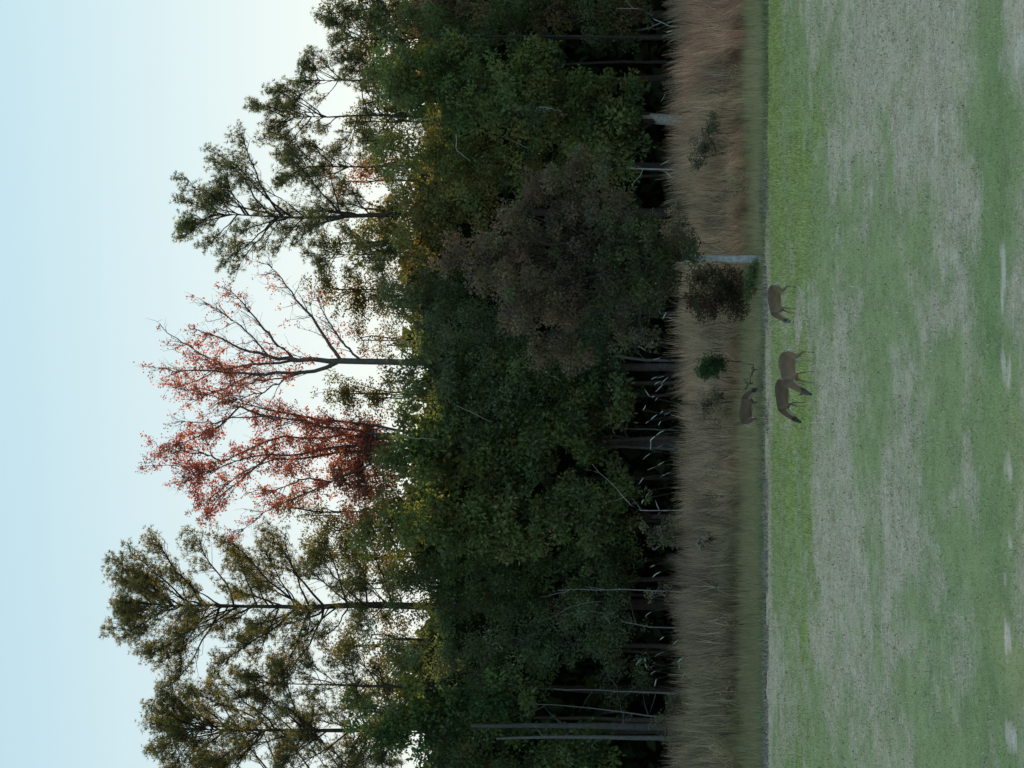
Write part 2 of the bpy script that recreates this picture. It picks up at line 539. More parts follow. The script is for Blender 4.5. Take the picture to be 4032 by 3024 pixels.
N = 125000
rx_ = rng.uniform(-27, 27, N)
t_ = rng.random(N) ** 1.35
r0 = reed_front(rx_)
ry_ = r0 + (164.8 - r0) * t_
dens = fbm(rx_ * 0.9, ry_ * 0.9, 6, 3)
keep = dens > 0.40
rx_, ry_, t_ = rx_[keep], ry_[keep], t_[keep]; N = len(rx_)
rh = reed_top(rx_, ry_) * (0.55 + 0.45 * sstep(0, 0.35, t_)) * rng.uniform(0.5, 1.12, N) * (0.72 + 0.5 * fbm(rx_ * 1.6, ry_ * 1.2, 3, 2))
rc = reed_col(rx_, ry_) * rng.uniform(0.5, 1.35, N)[:, None] * (0.25 + 1.5 * fbm(rx_ * 1.1, ry_ * 0.7, 10, 4))[:, None]
q = rng.random(N) < 0.04; rc[q] = np.array((0.46, 0.40, 0.31)) * rng.uniform(0.7, 1.1, q.sum())[:, None]
wind = 0.22 * (fbm(rx_ * 0.25, ry_ * 0.2, 2, 2) - 0.35)
cb = fbm(rx_ * 0.9, ry_ * 0.6, 7, 2) - 0.5
lean = np.stack((-wind + 2.2 * cb + rng.normal(size=N) * 0.17 - 0.22 * sstep(6, 10, rx_), rng.normal(size=N) * 0.16), 1)
V, F, C = blades(rx_, ry_, rh, rng.uniform(0.016, 0.036, N), lean, rc, 2)
tag(make_mesh('tall_grass', V, F, C, M_GRASS), 'tall brown dead grass in front of the dark wood', 'grass', kind='stuff')

# paler plume tips standing over the right-hand end of the tall grass
N = 1500
px_ = rng.uniform(6.5, 24, N); py_ = rng.uniform(160, 165, N)
keep = fbm(px_ * 0.8, py_ * 0.3, 9, 3) > 0.42
px_, py_ = px_[keep], py_[keep]; N = len(px_)
pc = np.array((0.40, 0.31, 0.21)) * rng.uniform(0.6, 1.2, N)[:, None]
V, F, C = blades(px_, py_, rng.uniform(2.6, 3.7, N), rng.uniform(0.025, 0.045, N),
                 np.stack((-rng.uniform(0.2, 0.9, N), rng.normal(size=N) * 0.2), 1), pc, 2)
tag(make_mesh('plume_grass', V, F, C, M_GRASS), 'pale leaning plume grass stems above the rusty tall grass', 'grass', kind='stuff')

# single coarse stems and seed heads standing out of the tall grass
N = 2600
tx_ = rng.uniform(-26, 24, N); ty_ = reed_front(tx_) + rng.uniform(0.3, 1, N) * rng.random(N) * (163 - reed_front(tx_))
tc_ = np.where((rng.random(N) < 0.6)[:, None], np.array((0.56, 0.46, 0.33)), np.array((0.13, 0.10, 0.08))) * rng.uniform(0.6, 1.1, N)[:, None]
V, F, C = blades(tx_, ty_, reed_top(tx_, ty_) * rng.uniform(0.5, 1.05, N), rng.uniform(0.025, 0.05, N), rng.normal(size=(N, 2)) * 0.32, tc_, 2)
tag(make_mesh('weed_stems', V, F, C, M_GRASS), 'coarse pale and dark stems scattered through the tall grass', 'weeds', kind='stuff')

# ------------------------------------------------------------------ trees
GREY_BARK = np.array((0.20, 0.195, 0.19)); DARK_BARK = np.array((0.060, 0.051, 0.045)); PALE_BARK = np.array((0.34, 0.335, 0.32))  # DARK_BARK is lowered to carry the deep shade under the trees


def bark_part(name, V, F, col, root, base):
    C = np.tile(col, (len(V), 1))
    return make_mesh(name, V - base, F, C, M_BARK, root, smooth=True)


def wobble_line(p0, p1, K, amp, r):
    t = np.linspace(0, 1, K)[:, None]
    P = p0 + (p1 - p0) * t
    w = np.cumsum(r.normal(size=(K, 3)), axis=0) * amp / math.sqrt(K)
    w = w - w[-1] * t
    w[:, 2] *= 0.3
    return P + w


def pine(label, y, vtop, Y, start, rad, seed, nb=46, lean=0.0, gold=0.0, dens=1.0, group=None, trunk_r=0.24, side=0.0):
    """tall pine: bare straight trunk, upswept limbs, needle tufts. side>0 gives longer limbs to the right"""
    r = np.random.default_rng(seed)
    top = W(vtop, y, Y); top[2] -= 0.36 * rad
    base = np.array((top[0] - lean, Y, 0.0)); base[2] = gz(base[0], base[1]) - 0.1
    H = top[2] - base[2]
    root = thing('pine_tree', label, 'pine tree', base, group)
    Kt = 18
    trunk = wobble_line(base, top, Kt, 0.22, r)
    trad = trunk_r * (1 - 0.96 * np.linspace(0, 1, Kt) ** 1.5)
    trad[0] *= 1.3
    Vt, Ft = tubes(trunk[None], trad[None], 8)
    bark_part('trunk', Vt, Ft, DARK_BARK, root, base)
    tf = start + (0.985 - start) * r.random(nb) ** 0.85
    nt_ = nb // 4                                   # a crowded fan of limbs under the top rounds the crown off
    tf[:nt_] = 1 - (1 - start) * r.uniform(0.02, 0.16, nt_)
    az = np.arange(nb) * 2.39996 + r.normal(size=nb) * 0.5
    s_ = (tf - start) / (1 - start)
    L = rad * (0.80 * (1 - s_ ** 8) * (0.55 + 0.45 * sstep(-0.1, 0.35, s_)) + 0.26) * r.uniform(0.55, 1.2, nb)
    L = L * (1 + side * np.cos(az))
    L[:nt_] = rad * r.uniform(0.38, 0.72, nt_)
    el = np.radians(20 + 30 * s_ + r.normal(size=nb) * 11)
    p0 = np.stack([np.interp(tf, np.linspace(0, 1, Kt), trunk[:, i]) for i in range(3)], 1)
    d0 = np.stack((np.cos(az) * np.cos(el), np.sin(az) * np.cos(el), np.sin(el)), 1)
    Kb = 8
    tt = np.linspace(0, 1, Kb)[None, :, None]
    sag = r.uniform(-0.22, 0.16, nb)[:, None, None]
    BP = p0[:, None] + d0[:, None] * L[:, None, None] * tt + np.array((0, 0, 1.0)) * (L[:, None, None] * sag * tt ** 2)
    BP = BP + np.cumsum(r.normal(size=BP.shape), axis=1) * 0.016 * L[:, None, None] * (tt > 0)
    br = (0.014 + 0.011 * L)[:, None] * (1 - 0.85 * np.linspace(0, 1, Kb)[None])
    Vb, Fb = tubes(BP, br, 5)
    # side shoots
    ns = np.maximum(6, (L * 7.0 * dens).astype(int))
    bi = np.repeat(np.arange(nb), ns)
    st = 0.38 + 0.62 * r.random(len(bi)) ** 0.7
    x = st * (Kb - 1); i0 = np.clip(x.astype(int), 0, Kb - 2); f = (x - i0)[:, None]
    q0 = BP[bi, i0] * (1 - f) + BP[bi, i0 + 1] * f
    bd = norm(BP[bi, i0 + 1] - BP[bi, i0])
    sl = (0.40 + 0.40 * L[bi] * (1.12 - st)) * r.uniform(0.6, 1.3, len(bi))
    sd = norm(bd * 0.75 + norm(r.normal(size=(len(bi), 3))) * 0.75 + np.array((0, 0, 0.28)))
    q1 = q0 + sd * sl[:, None] * 0.6
    q2 = q0 + norm(sd + np.array((0, 0, 0.35))) * sl[:, None]
    SP = np.stack((q0, q1, q2), 1)
    sr = np.stack((np.full(len(bi), 0.017), np.full(len(bi), 0.012), np.full(len(bi), 0.006)), 1)
    Vs, Fs = tubes(SP, sr, 3)
    V_, F_, _ = merge([(Vb, Fb), (Vs, Fs)])
    bark_part('branches', V_, F_, DARK_BARK * 0.9, root, base)
    # needle tufts near the shoot ends
    nt = np.maximum(2, (1.2 + sl * 3.0).astype(int))
    ti = np.repeat(np.arange(len(bi)), nt)
    k = 1.0 - r.random(len(ti)) * 0.7
    k[np.concatenate(([0], np.cumsum(nt)[:-1]))] = 1.0
    tp = SP[ti, 0] + (SP[ti, 2] - SP[ti, 0]) * k[:, None] + r.normal(size=(len(ti), 3)) * 0.09
    td = norm(SP[ti, 2] - SP[ti, 0] + np.array((0, 0, 0.12)))
    nn = 13
    n = len(ti)
    D = norm(td[:, None] * 0.8 + norm(r.normal(size=(n, nn, 3))))
    size = r.uniform(0.19, 0.33, n)[:, None, None] * r.uniform(0.7, 1.1, (n, nn, 1))
    sv = norm(np.cross(D, r.normal(size=(n, nn, 3)))) * 0.017
    c0 = np.repeat(tp[:, None], nn, 1)
    V = np.stack((c0 - sv + D * size * 0.25, c0 + sv + D * size * 0.25, c0 + D * size), 2).reshape(-1, 3)
    F = np.arange(len(V)).reshape(-1, 3)
    base_c = np.array((0.098, 0.125, 0.062)) * r.uniform(0.6, 1.35, n)[:, None]
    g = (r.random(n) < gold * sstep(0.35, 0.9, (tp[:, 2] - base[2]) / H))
    base_c[g] = np.array((0.26, 0.21, 0.07)) * r.uniform(0.7, 1.3, g.sum())[:, None]  # golden backlight put into the colour of some upper tufts
    C = np.repeat(base_c, nn * 3, axis=0)
    make_mesh('needles', V - base, F, C, M_NEEDLE, root)
    return root


def clump_leaves(cent, rad3, n, leaf, col, r, droop=0.25, var=0.35):
    """leaf sprays spread through an uneven clump"""
    d = norm(r.normal(size=(n, 3)))
    rr = r.random(n) ** 0.45
    lump = 0.78 + 0.5 * vnoise(d[:, 0] * 2.2 + cent[0] * 3, d[:, 2] * 2.2 + d[:, 1] * 1.7 + cent[2] * 3, int(r.integers(0, 15)))
    P = cent + d * (rr * lump)[:, None] * rad3
    al = norm(d * 0.7 + r.normal(size=(n, 3)) * 0.75 + np.array((0, 0, -droop)))
    ln = leaf * r.uniform(0.7, 1.35, n)
    c = col * r.uniform(1 - var, 1 + var, n)[:, None]
    return leaves(P, al, ln, ln * r.uniform(0.45, 0.7, n), c, r)


def broad_tree(name, label, lobes, Y, cols, seed, base_y=None, trunk_r=0.2, leaf=0.20, per=120, clump=0.72, group=None,
               depth=1.0, fill=1.15, bark=DARK_BARK, droop=0.25, twigs=0.0, cat='tree', base_xyz=None, limbs=True, spread=0.35, limb_bark=None, snags=(), trunk_frac=1.0):
    """lobes: (v, y, half height px, half width px[, colour index]) as read off the photograph, turned into round volumes at distance Y"""
    r = np.random.default_rng(seed)
    L = []
    for lb in lobes:
        v, y, hv, hy = lb[:4]
        ci = lb[4] if len(lb) > 4 else None
        c = W(v, y, Y + r.uniform(-0.9, 1.9) * depth)
        L.append((c, np.array((hy / ppm(Y), 0.5 * (hv + hy) / ppm(Y) * 0.8 * depth, hv / ppm(Y))), ci))
    if base_xyz is None:
        bx = np.mean([l[0][0] for l in L]) if base_y is None else W(2500, base_y, Y)[0]
        base = np.array((bx, Y + 1.8, 0.0))
    else:
        base = np.array(base_xyz, float)
    base[2] = gz(base[0], base[1]) - 0.1
    root = thing(name, label, cat, base, group)
    topc = max(L, key=lambda l: l[0][2])[0]
    trunk = wobble_line(base, np.array((base[0] * 0.5 + topc[0] * 0.5, max(topc[1], base[1]) + 0.6, base[2] + (topc[2] - base[2]) * trunk_frac)), 12, 0.16, r)
    trunk = np.concatenate((trunk[:1], trunk[:1] * 0.96 + trunk[1:2] * 0.04, trunk[:1] * 0.85 + trunk[1:2] * 0.15, trunk[1:10], trunk[10:]))[:14]
    trunk = np.concatenate((trunk[:11], trunk[-1:]))
    tr = trunk_r * (1 - 0.8 * np.linspace(0, 1, 12)); tr[:3] *= (1.7, 1.35, 1.1)
    bl = [tubes(trunk[None], tr[None], 7)]
    bark_part('trunk', bl[0][0], bl[0][1], bark, root, base)
    parts, bP, bR = [], [], []
    for (c, rad3, ci) in L:
        vol = rad3[0] * rad3[1] * rad3[2]
        nc = max(4, int(fill * 3.0 * vol / clump ** 3 * 0.42))
        d = norm(r.normal(size=(nc, 3)))
        rr = r.random(nc) ** 0.5 * r.uniform(0.8, 1.15, nc)
        cc = c + d * rr[:, None] * rad3
        cc = cc[cc[:, 2] > gz(cc[:, 0], cc[:, 1]) + 0.15]
        for p in cc:
            k = clump * r.uniform(0.55, 1.25)
            col = cols[ci if ci is not None and r.random() < 0.8 else r.integers(len(cols))]
            col = np.array(col) * r.uniform(0.75, 1.25) * (1 + 0.06 * r.normal(size=3))
            parts.append(clump_leaves(p, np.array((k, k, k * 0.75)), int(per * (k / clump) ** 2), leaf, col, r, droop))
        if limbs:
            # a limb to each lobe and twigs to some of its clumps
            i = int(np.clip(np.argmin(np.abs(trunk[:, 2] - (c[2] - rad3[2] * 0.9))), 1, 10))
            pl = np.stack([trunk[i] + (c - trunk[i]) * t + np.array((0, 0, 0.5 * math.sin(t * 3.14))) * spread + r.normal(size=3) * 0.10 * (0 < t < 1)
                           for t in np.linspace(0, 1, 8)])
            bP.append(pl); bR.append(np.linspace(trunk_r * 0.45, 0.03, 8))
            for p in cc[:max(3, len(cc) // 4)]:
                a = pl[r.integers(3, 8)]
                pl2 = np.stack([a + (p - a) * t + r.normal(size=3) * 0.10 * (0 < t < 1) for t in np.linspace(0, 1, 8)])
                bP.append(pl2); bR.append(np.linspace(0.035, 0.01, 8))
            Vb, Fb = tubes(np.array(bP), np.array(bR), 4)
            bark_part('branch', Vb, Fb, bark * 0.8 if limb_bark is None else limb_bark, root, base)
            bP, bR = [], []
    for sn in snags:
        P = np.array([W(v, y, Y - 2.4) for v, y in sn]); P, _ = resample(P, 9)
        P[1:] += np.cumsum(r.normal(size=(8, 3)), axis=0) * 0.035
        V, F = tubes(P[None], np.linspace(0.035, 0.012, 9)[None], 4)
        bark_part('dead_branch', V, F, PALE_BARK * 0.75, root, base)
    V, F, C = merge(parts)
    make_mesh('crown', V - base, F, C, M_LEAF, root)
    return root


def stem_tree(name, label, base_v, base_y, stems, Y, seed, trunk_r, leaf_prob, cols, group=None, lf=0.125, bark=DARK_BARK, nleaf=12,
              lobes=()):
    """a tree with open limbs drawn one by one; twigs and sparse leaf clusters grow off them"""
    r = np.random.default_rng(seed)
    b0 = W(base_v, base_y, Y)
    base = np.array((b0[0], Y, gz(b0[0], Y) - 0.1))
    root = thing(name, label, 'tree', base, group)
    K = 16
    SP, SR, twP, twR, lp, ld, lt = [], [], [], [], [], [], []
    first = None
    for si, (r0, r1, pts) in enumerate(stems):
        dz = r.uniform(-2.4, 2.4)
        P = np.array([W(v, y, Y + (0 if si == 0 else dz * i / max(1, len(pts) - 1))) for i, (v, y) in enumerate(pts)])
        if si == 0:
            P = np.concatenate((base[None], P)); first = P
        P, ln = resample(P, K)
        P[1:-1] += r.normal(size=(K - 2, 3)) * 0.05
        SP.append(P); SR.append(np.linspace(r0, r1, K))
        if si == 0:
            continue
        nb = int(ln * 3.3)
        for _ in range(nb):
            s = 0.12 + 0.88 * r.random() ** 0.8
            x = s * (K - 1); i = min(int(x), K - 2)
            p = P[i] + (P[i + 1] - P[i]) * (x - i)
            d = norm(P[i + 1] - P[i])
            dd = norm(d * 0.9 + norm(r.normal(size=3)) * 0.85 + np.array((0, 0, 0.15)))
            l = (2.3 - 1.6 * s) * r.uniform(0.45, 1.1)
            tl = np.stack([p + dd * l * t + np.array((0, 0, 0.18 * l * t * t)) for t in np.linspace(0, 1, 6)])
            tl[1:] += np.cumsum(r.normal(size=(5, 3)), axis=0) * 0.035
            twP.append(tl); twR.append(np.linspace(0.028, 0.007, 6))
            for _k in range(int(2 + l * 3.2)):
                j = r.integers(2, 6)
                e = tl[j] + norm(r.normal(size=3) + dd * 0.9) * r.uniform(0.25, 0.8)
                tw = np.stack([tl[j] + (e - tl[j]) * t for t in np.linspace(0, 1, 6)])
                tw[1:] += np.cumsum(r.normal(size=(5, 3)), axis=0) * 0.02
                twP.append(tw); twR.append(np.linspace(0.010, 0.004, 6))
                if r.random() < leaf_prob(e, s):
                    m = int(nleaf * r.uniform(0.4, 1.5))
                    lp.append(tw[r.integers(1, 6, m)] + r.normal(size=(m, 3)) * 0.10)
                    ld.append(r.normal(size=(m, 3)) + np.array((0, 0, -0.6)))
                    c = cols[r.integers(len(cols))]
                    lt.append(np.array(c) * r.uniform(0.6, 1.3, m)[:, None])
    Vt, Ft = tubes(np.array(SP[:1]), np.array(SR[:1]), 8)
    bark_part('trunk', Vt, Ft, bark, root, base)
    V1, F1 = tubes(np.array(SP[1:]), np.array(SR[1:]), 6)
    bark_part('limbs', V1, F1, bark, root, base)
    V2, F2 = tubes(np.array(twP), np.array(twR), 3)
    bark_part('twigs', V2, F2, bark * 0.9, root, base)
    lp, ld, lt = np.concatenate(lp), np.concatenate(ld), np.concatenate(lt)
    ll = lf * r.uniform(0.7, 1.3, len(lp))
    parts = [leaves(lp, ld, ll, ll * 0.75, lt, r)]
    for (v, y, hv, hy, n, ci) in lobes:
        c = W(v, y, Y + r.uniform(-1, 1))
        rad3 = np.array((hy, 0.5 * (hy + hv), hv)) / ppm(Y)
        for _ in range(n):
            p = c + norm(r.normal(size=3)) * r.random() ** 0.5 * rad3
            parts.append(clump_leaves(p, np.array((0.5, 0.5, 0.4)) * r.uniform(0.5, 1.2), 60, lf * 1.2, np.array(cols[ci]), r))
    V, F, C = merge(parts)
    make_mesh('crown', V - base, F, C, M_LEAF, root)
    return root


# the wood behind the first row: one dark mass
def wood_mass():
    r = np.random.default_rng(77)
    n = 120000
    x = r.uniform(-58, 58, n); y = r.uniform(184, 206, n)
    top = 18.6 + 4.5 * (fbm(x * 0.22, 2.0, 3, 3) - 0.5) - 0.10 * (y - 184) * 0
    z = gz(x, y) + (top - 1.0) * r.random(n) ** 0.9
    P = np.stack((x, y, z), 1)
    ln = r.uniform(0.6, 1.35, n)
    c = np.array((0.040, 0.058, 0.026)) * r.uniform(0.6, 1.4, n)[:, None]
    V1 = leaves(P, r.normal(size=(n, 3)) + np.array((0, 0, -0.4)), ln, ln * 0.75, c, r)
    # the same wood goes on to both sides of the view
    n = 16000
    s = r.choice((-1, 1), n)
    x = s * r.uniform(27, 64, n); y = r.uniform(166, 186, n); top = 17 + 6 * (fbm(x * 0.2, y * 0.1, 5, 3) - 0.4)
    z = gz(x, y) + 1.5 + (top - 2.5) * r.random(n)
    ln = r.uniform(0.4, 0.8, n)
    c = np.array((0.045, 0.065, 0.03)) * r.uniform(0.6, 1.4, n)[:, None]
    V2 = leaves(np.stack((x, y, z), 1), r.normal(size=(n, 3)), ln, ln * 0.75, c, r)
    # undergrowth on the floor of the wood
    n = 16000
    x = r.uniform(-30, 30, n); y = r.uniform(171, 184, n)
    z = gz(x, y) + r.random(n) ** 1.5 * (1.0 + 2.4 * fbm(x * 0.4, y * 0.3, 8, 3))
    ln = r.uniform(0.18, 0.4, n)
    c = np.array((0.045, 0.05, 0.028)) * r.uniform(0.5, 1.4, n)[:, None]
    V3 = leaves(np.stack((x, y, z), 1), r.normal(size=(n, 3)), ln, ln * 0.6, c, r)
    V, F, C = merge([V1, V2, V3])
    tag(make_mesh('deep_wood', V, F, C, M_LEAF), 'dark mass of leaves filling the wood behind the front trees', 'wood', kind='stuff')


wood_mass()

DG = [(0.104, 0.146, 0.068), (0.117, 0.148, 0.075), (0.086, 0.125, 0.065)]
MG = [(0.116, 0.157, 0.064), (0.139, 0.166, 0.066), (0.094, 0.135, 0.062)]
OL = [(0.202, 0.195, 0.078), (0.169, 0.182, 0.081), (0.227, 0.202, 0.091)]
BG = [(0.117, 0.156, 0.101), (0.137, 0.166, 0.112), (0.104, 0.140, 0.078)]
OR = [(0.30, 0.13, 0.04), (0.22, 0.11, 0.04), (0.12, 0.09, 0.04)]
RB = [(0.182, 0.127, 0.091), (0.143, 0.135, 0.081), (0.122, 0.130, 0.078)]

# wall of broad-leaved trees along the front of the wood, from the right of the view to the left
broad_tree('broadleaf_tree', 'dark green tree with a brownish side behind the slim dark trunk', [(1570, 90, 110, 110), (1800, 60, 230, 170), (2120, 20, 230, 150), (2420, 60, 170, 150)], 171, DG + [RB[0]], 101, leaf=0.17, per=140, trunk_r=0.2)
broad_tree('broadleaf_tree', 'broad green tree whose low branches spread over the thick pale trunk', [(1560, 320, 110, 120), (1480, 250, 70, 70), (1760, 330, 220, 200), (2060, 370, 230, 200), (2320, 440, 180, 190), (2440, 590, 110, 120), (2440, 400, 100, 130), (2470, 490, 85, 120)], 166.9, MG, 102, leaf=0.24, per=105, snags=[[(1796, 530), (1799, 585), (1859, 639)], [(2124, 422), (2203, 434)]], base_xyz=(W(2600, 478, 168.6)[0], 168.6, 0), trunk_r=0.42, bark=PALE_BARK, limb_bark=DARK_BARK)
broad_tree('broadleaf_tree', 'olive green tree between the thick pale trunk and the mauve grey tree', [(1530, 590, 120, 110), (1700, 620, 200, 190), (1960, 640, 210, 160), (2260, 660, 200, 150)], 172, OL[:2] + MG[:1], 103, leaf=0.16, per=150, snags=[[(1986, 530), (2094, 603)]], base_y=660)
broad_tree('broadleaf_tree', 'olive tree rising behind the top of the mauve grey tree', [(1510, 900, 100, 120), (1430, 1000, 80, 70), (1640, 880, 170, 190), (1820, 800, 160, 140)], 176, OL, 104, leaf=0.22, per=110)
broad_tree('broadleaf_tree', 'grey green tree left of the top of the mauve grey tree', [(1540, 1170, 110, 110), (1700, 1180, 200, 170), (1900, 1330, 220, 150), (2380, 1300, 200, 160)], 173, BG, 105, leaf=0.14, per=170, snags=[[(1956, 826), (1998, 874)]])
broad_tree('broadleaf_tree', 'dark tree below the red tipped tree with straight grey limbs', [(1600, 1500, 80, 120), (1720, 1500, 180, 200), (1980, 1540, 220, 190), (2300, 1480, 200, 160)], 171, DG + BG[:1], 106, leaf=0.20, per=120, snags=[[(1769, 1518), (1769, 1585), (1841, 1609), (1938, 1651)], [(2148, 1464), (2203, 1494)]])
broad_tree('broadleaf_tree', 'dark green tree with hanging leafy branches over the white dry reeds', [(1580, 1780, 100, 120), (1700, 1780, 170, 170), (1960, 1800, 220, 160), (2260, 1690, 210, 150), (2450, 1590, 90, 100)], 169, MG + DG[:1], 107, leaf=0.28, per=85)
broad_tree('broadleaf_tree', 'olive tinged tree with drooping branches below the many stemmed red tree', [(1540, 2040, 120, 120), (1430, 2100, 80, 80), (1720, 2040, 180, 180), (2000, 2040, 220, 170), (2300, 2000, 200, 170), (2460, 1930, 90, 120), (2430, 2090, 100, 90)], 170, OL[1:2] + MG, 108, leaf=0.25, per=95, snags=[[(1600, 1717), (1715, 1732)]])
broad_tree('broadleaf_tree', 'very dark tree below the tallest pine', [(1570, 2300, 100, 120), (1740, 2320, 180, 190), (2020, 2290, 230, 180), (2340, 2250, 170, 170), (2470, 2230, 70, 110)], 172, DG, 109, leaf=0.16, per=150)
broad_tree('broadleaf_tree', 'dark grey green tree tangled with thin pale dead stems', [(1560, 2560, 120, 110), (1460, 2500, 80, 70), (1760, 2580, 170, 170), (2060, 2540, 220, 170), (2350, 2480, 180, 160), (2450, 2650, 120, 120)], 171, BG + DG[:1], 110, leaf=0.15, per=150)
broad_tree('broadleaf_tree', 'fresh green tree in front of the two stout grey trunks', [(1540, 2850, 120, 120), (1420, 2790, 90, 80), (1690, 2860, 180, 170), (1960, 2800, 180, 150), (2260, 2960, 230, 110)], 169.5, MG[:1] + [(0.05, 0.10, 0.045)] + DG[:1], 111, leaf=0.26, per=90)
broad_tree('broadleaf_tree', 'dark tree beside the bare stout trunk at the far end of the reeds', [(1800, 3060, 260, 150), (2200, 3080, 240, 130)], 171, DG, 112, leaf=0.18, per=120)

# half-open crowns that catch the low sun over the wall of trees
GO = [(0.17, 0.135, 0.035), (0.12, 0.115, 0.04), (0.09, 0.09, 0.035)]
OR = [(0.30, 0.13, 0.04), (0.22, 0.11, 0.04), (0.12, 0.09, 0.04)]
op = dict(per=80, leaf=0.14, clump=0.5, fill=0.9, depth=0.8, trunk_r=0.14)
broad_tree('autumn_tree', 'loose olive leaved tree at the right end of the tree line', [(1360, 40, 120, 130), (1500, 60, 130, 170), (1640, 30, 120, 140)], 177, GO[1:] + MG[:1], 121, **op)
broad_tree('autumn_tree', 'yellow leaved tree under the shortest pines', [(1480, 230, 130, 130), (1620, 250, 110, 130, 0)], 180, GO + OR[1:2], 122, **op)
broad_tree('autumn_tree', 'orange tinted tree seen through the open pine limbs', [(1330, 720, 70, 70, 0), (1480, 660, 110, 130)], 181, OR[:2] + MG[:1], 123, **op)
broad_tree('autumn_tree', 'yellow green tree standing between the open pine and the red tipped tree', [(1290, 1130, 120, 100), (1420, 1190, 130, 130), (1540, 1120, 110, 130)], 178, GO, 124, **op)
broad_tree('autumn_tree', 'olive brown tree between the two red tipped trees', [(1340, 1540, 120, 90), (1470, 1570, 120, 110)], 179, GO[1:] + OR[2:], 125, **op)
broad_tree('autumn_tree', 'russet and olive tree leaning from the many stemmed red tree to the tallest pine', [(1160, 2000, 100, 90, 0), (1330, 2090, 130, 120), (1480, 2120, 120, 140)], 178, OR[2:] + GO[1:], 126, **op)
broad_tree('autumn_tree', 'golden tree glowing behind the trunk of the tallest pine', [(1420, 2300, 80, 80, 0), (1520, 2420, 100, 130)], 182, GO[:2], 127, **op)
broad_tree('autumn_tree', 'thin golden tree between the tallest pine and the forked pine', [(1340, 2540, 130, 100), (1500, 2600, 110, 130, 0)], 181, GO, 128, **op)
broad_tree('autumn_tree', 'dull green tree rising behind the broad pine at the left end', [(1440, 2900, 120, 120), (1560, 2800, 100, 140)], 179, MG + GO[1:2], 129, **op)

broad_tree('autumn_tree', 'thin yellowing tree between the open pine and the slim pine', [(1330, 960, 110, 90), (1500, 950, 110, 130)], 183, GO[1:] + MG[:1], 141, **op)
broad_tree('autumn_tree', 'russet shaded tree among the stems of the many stemmed red tree', [(1400, 1870, 90, 120), (1500, 1800, 100, 170), (1500, 1980, 100, 130)], 177, RB[:1] + OR[2:] + [(0.16, 0.07, 0.06)], 142, **op)
broad_tree('autumn_tree', 'green gold tree reaching up beside the tallest pine trunk', [(1230, 2180, 100, 80), (1400, 2210, 120, 100), (1540, 2240, 90, 120)], 183, GO[1:] + MG[:1], 143, **op)
broad_tree('autumn_tree', 'dull olive tree filling the gap under the forked pine', [(1450, 2740, 120, 110), (1560, 2680, 90, 120)], 183, MG + GO[:1], 144, **op)
broad_tree('autumn_tree', 'small orange flushed tree right of the red tipped tree trunk', [(1420, 1330, 80, 70), (1530, 1360, 80, 110)], 181, OR[1:] + GO[1:], 145, **op)
broad_tree('autumn_tree', 'golden green tree beneath the small topped pine', [(1380, 480, 100, 100), (1530, 430, 100, 150)], 182, GO + MG[:1], 146, **op)

# pines
pine('tallest pine with a straight trunk and rounded crown', 2379, 455, 178, 0.52, 5.0, 201, 84, gold=0.55, trunk_r=0.33, dens=1.15)
pine('broad bushy pine at the left end of the tree line', 2871, 615, 177, 0.50, 4.6, 202, 70, gold=0.45, trunk_r=0.28, dens=1.15)
pine('thin forked pine between the tallest pine and the broad bushy pine', 2690, 930, 176, 0.58, 3.0, 203, 34, lean=0.5, gold=0.2, trunk_r=0.2)
pine('open pine with long bare limbs beside the red tipped tree', 844, 705, 177, 0.50, 4.6, 204, 48, gold=0.2, trunk_r=0.27, dens=0.95, side=0.15)
pine('slim pine behind the open pine near the red tipped tree', 1003, 1190, 181, 0.60, 2.4, 205, 24, gold=0.15, trunk_r=0.17)
pine('narrow pine next to the right side of the open pine', 655, 1085, 179, 0.55, 3.0, 206, 34, gold=0.2, trunk_r=0.18)
pine('small topped pine with a ragged pointed crown', 461, 1020, 178, 0.52, 3.0, 207, 36, gold=0.35, trunk_r=0.2)
pine('shorter pine close to the olive tree at the right end', 316, 1140, 179, 0.54, 3.0, 208, 34, gold=0.2, trunk_r=0.2)
pine('lowest pine pressed against the olive tree at the right end', 150, 1290, 176, 0.60, 3.2, 209, 34, gold=0.15, trunk_r=0.18)
pine('pine reaching over the left edge of the wood', 3070, 740, 179, 0.55, 4.4, 210, 44, gold=0.3, trunk_r=0.25)

# red-tipped open trees
RED = [(0.42, 0.110, 0.100), (0.47, 0.16, 0.08), (0.30, 0.085, 0.085), (0.17, 0.078, 0.066)]


def lp1(e, s):
    k = 1.0 - 0.62 * float(sstep(2.0, 4.5, e[0]))         # thinner towards the pine
    return k * (0.26 + 0.70 * float(vnoise(e[0] * 0.55, e[2] * 0.55, 3) > 0.50))


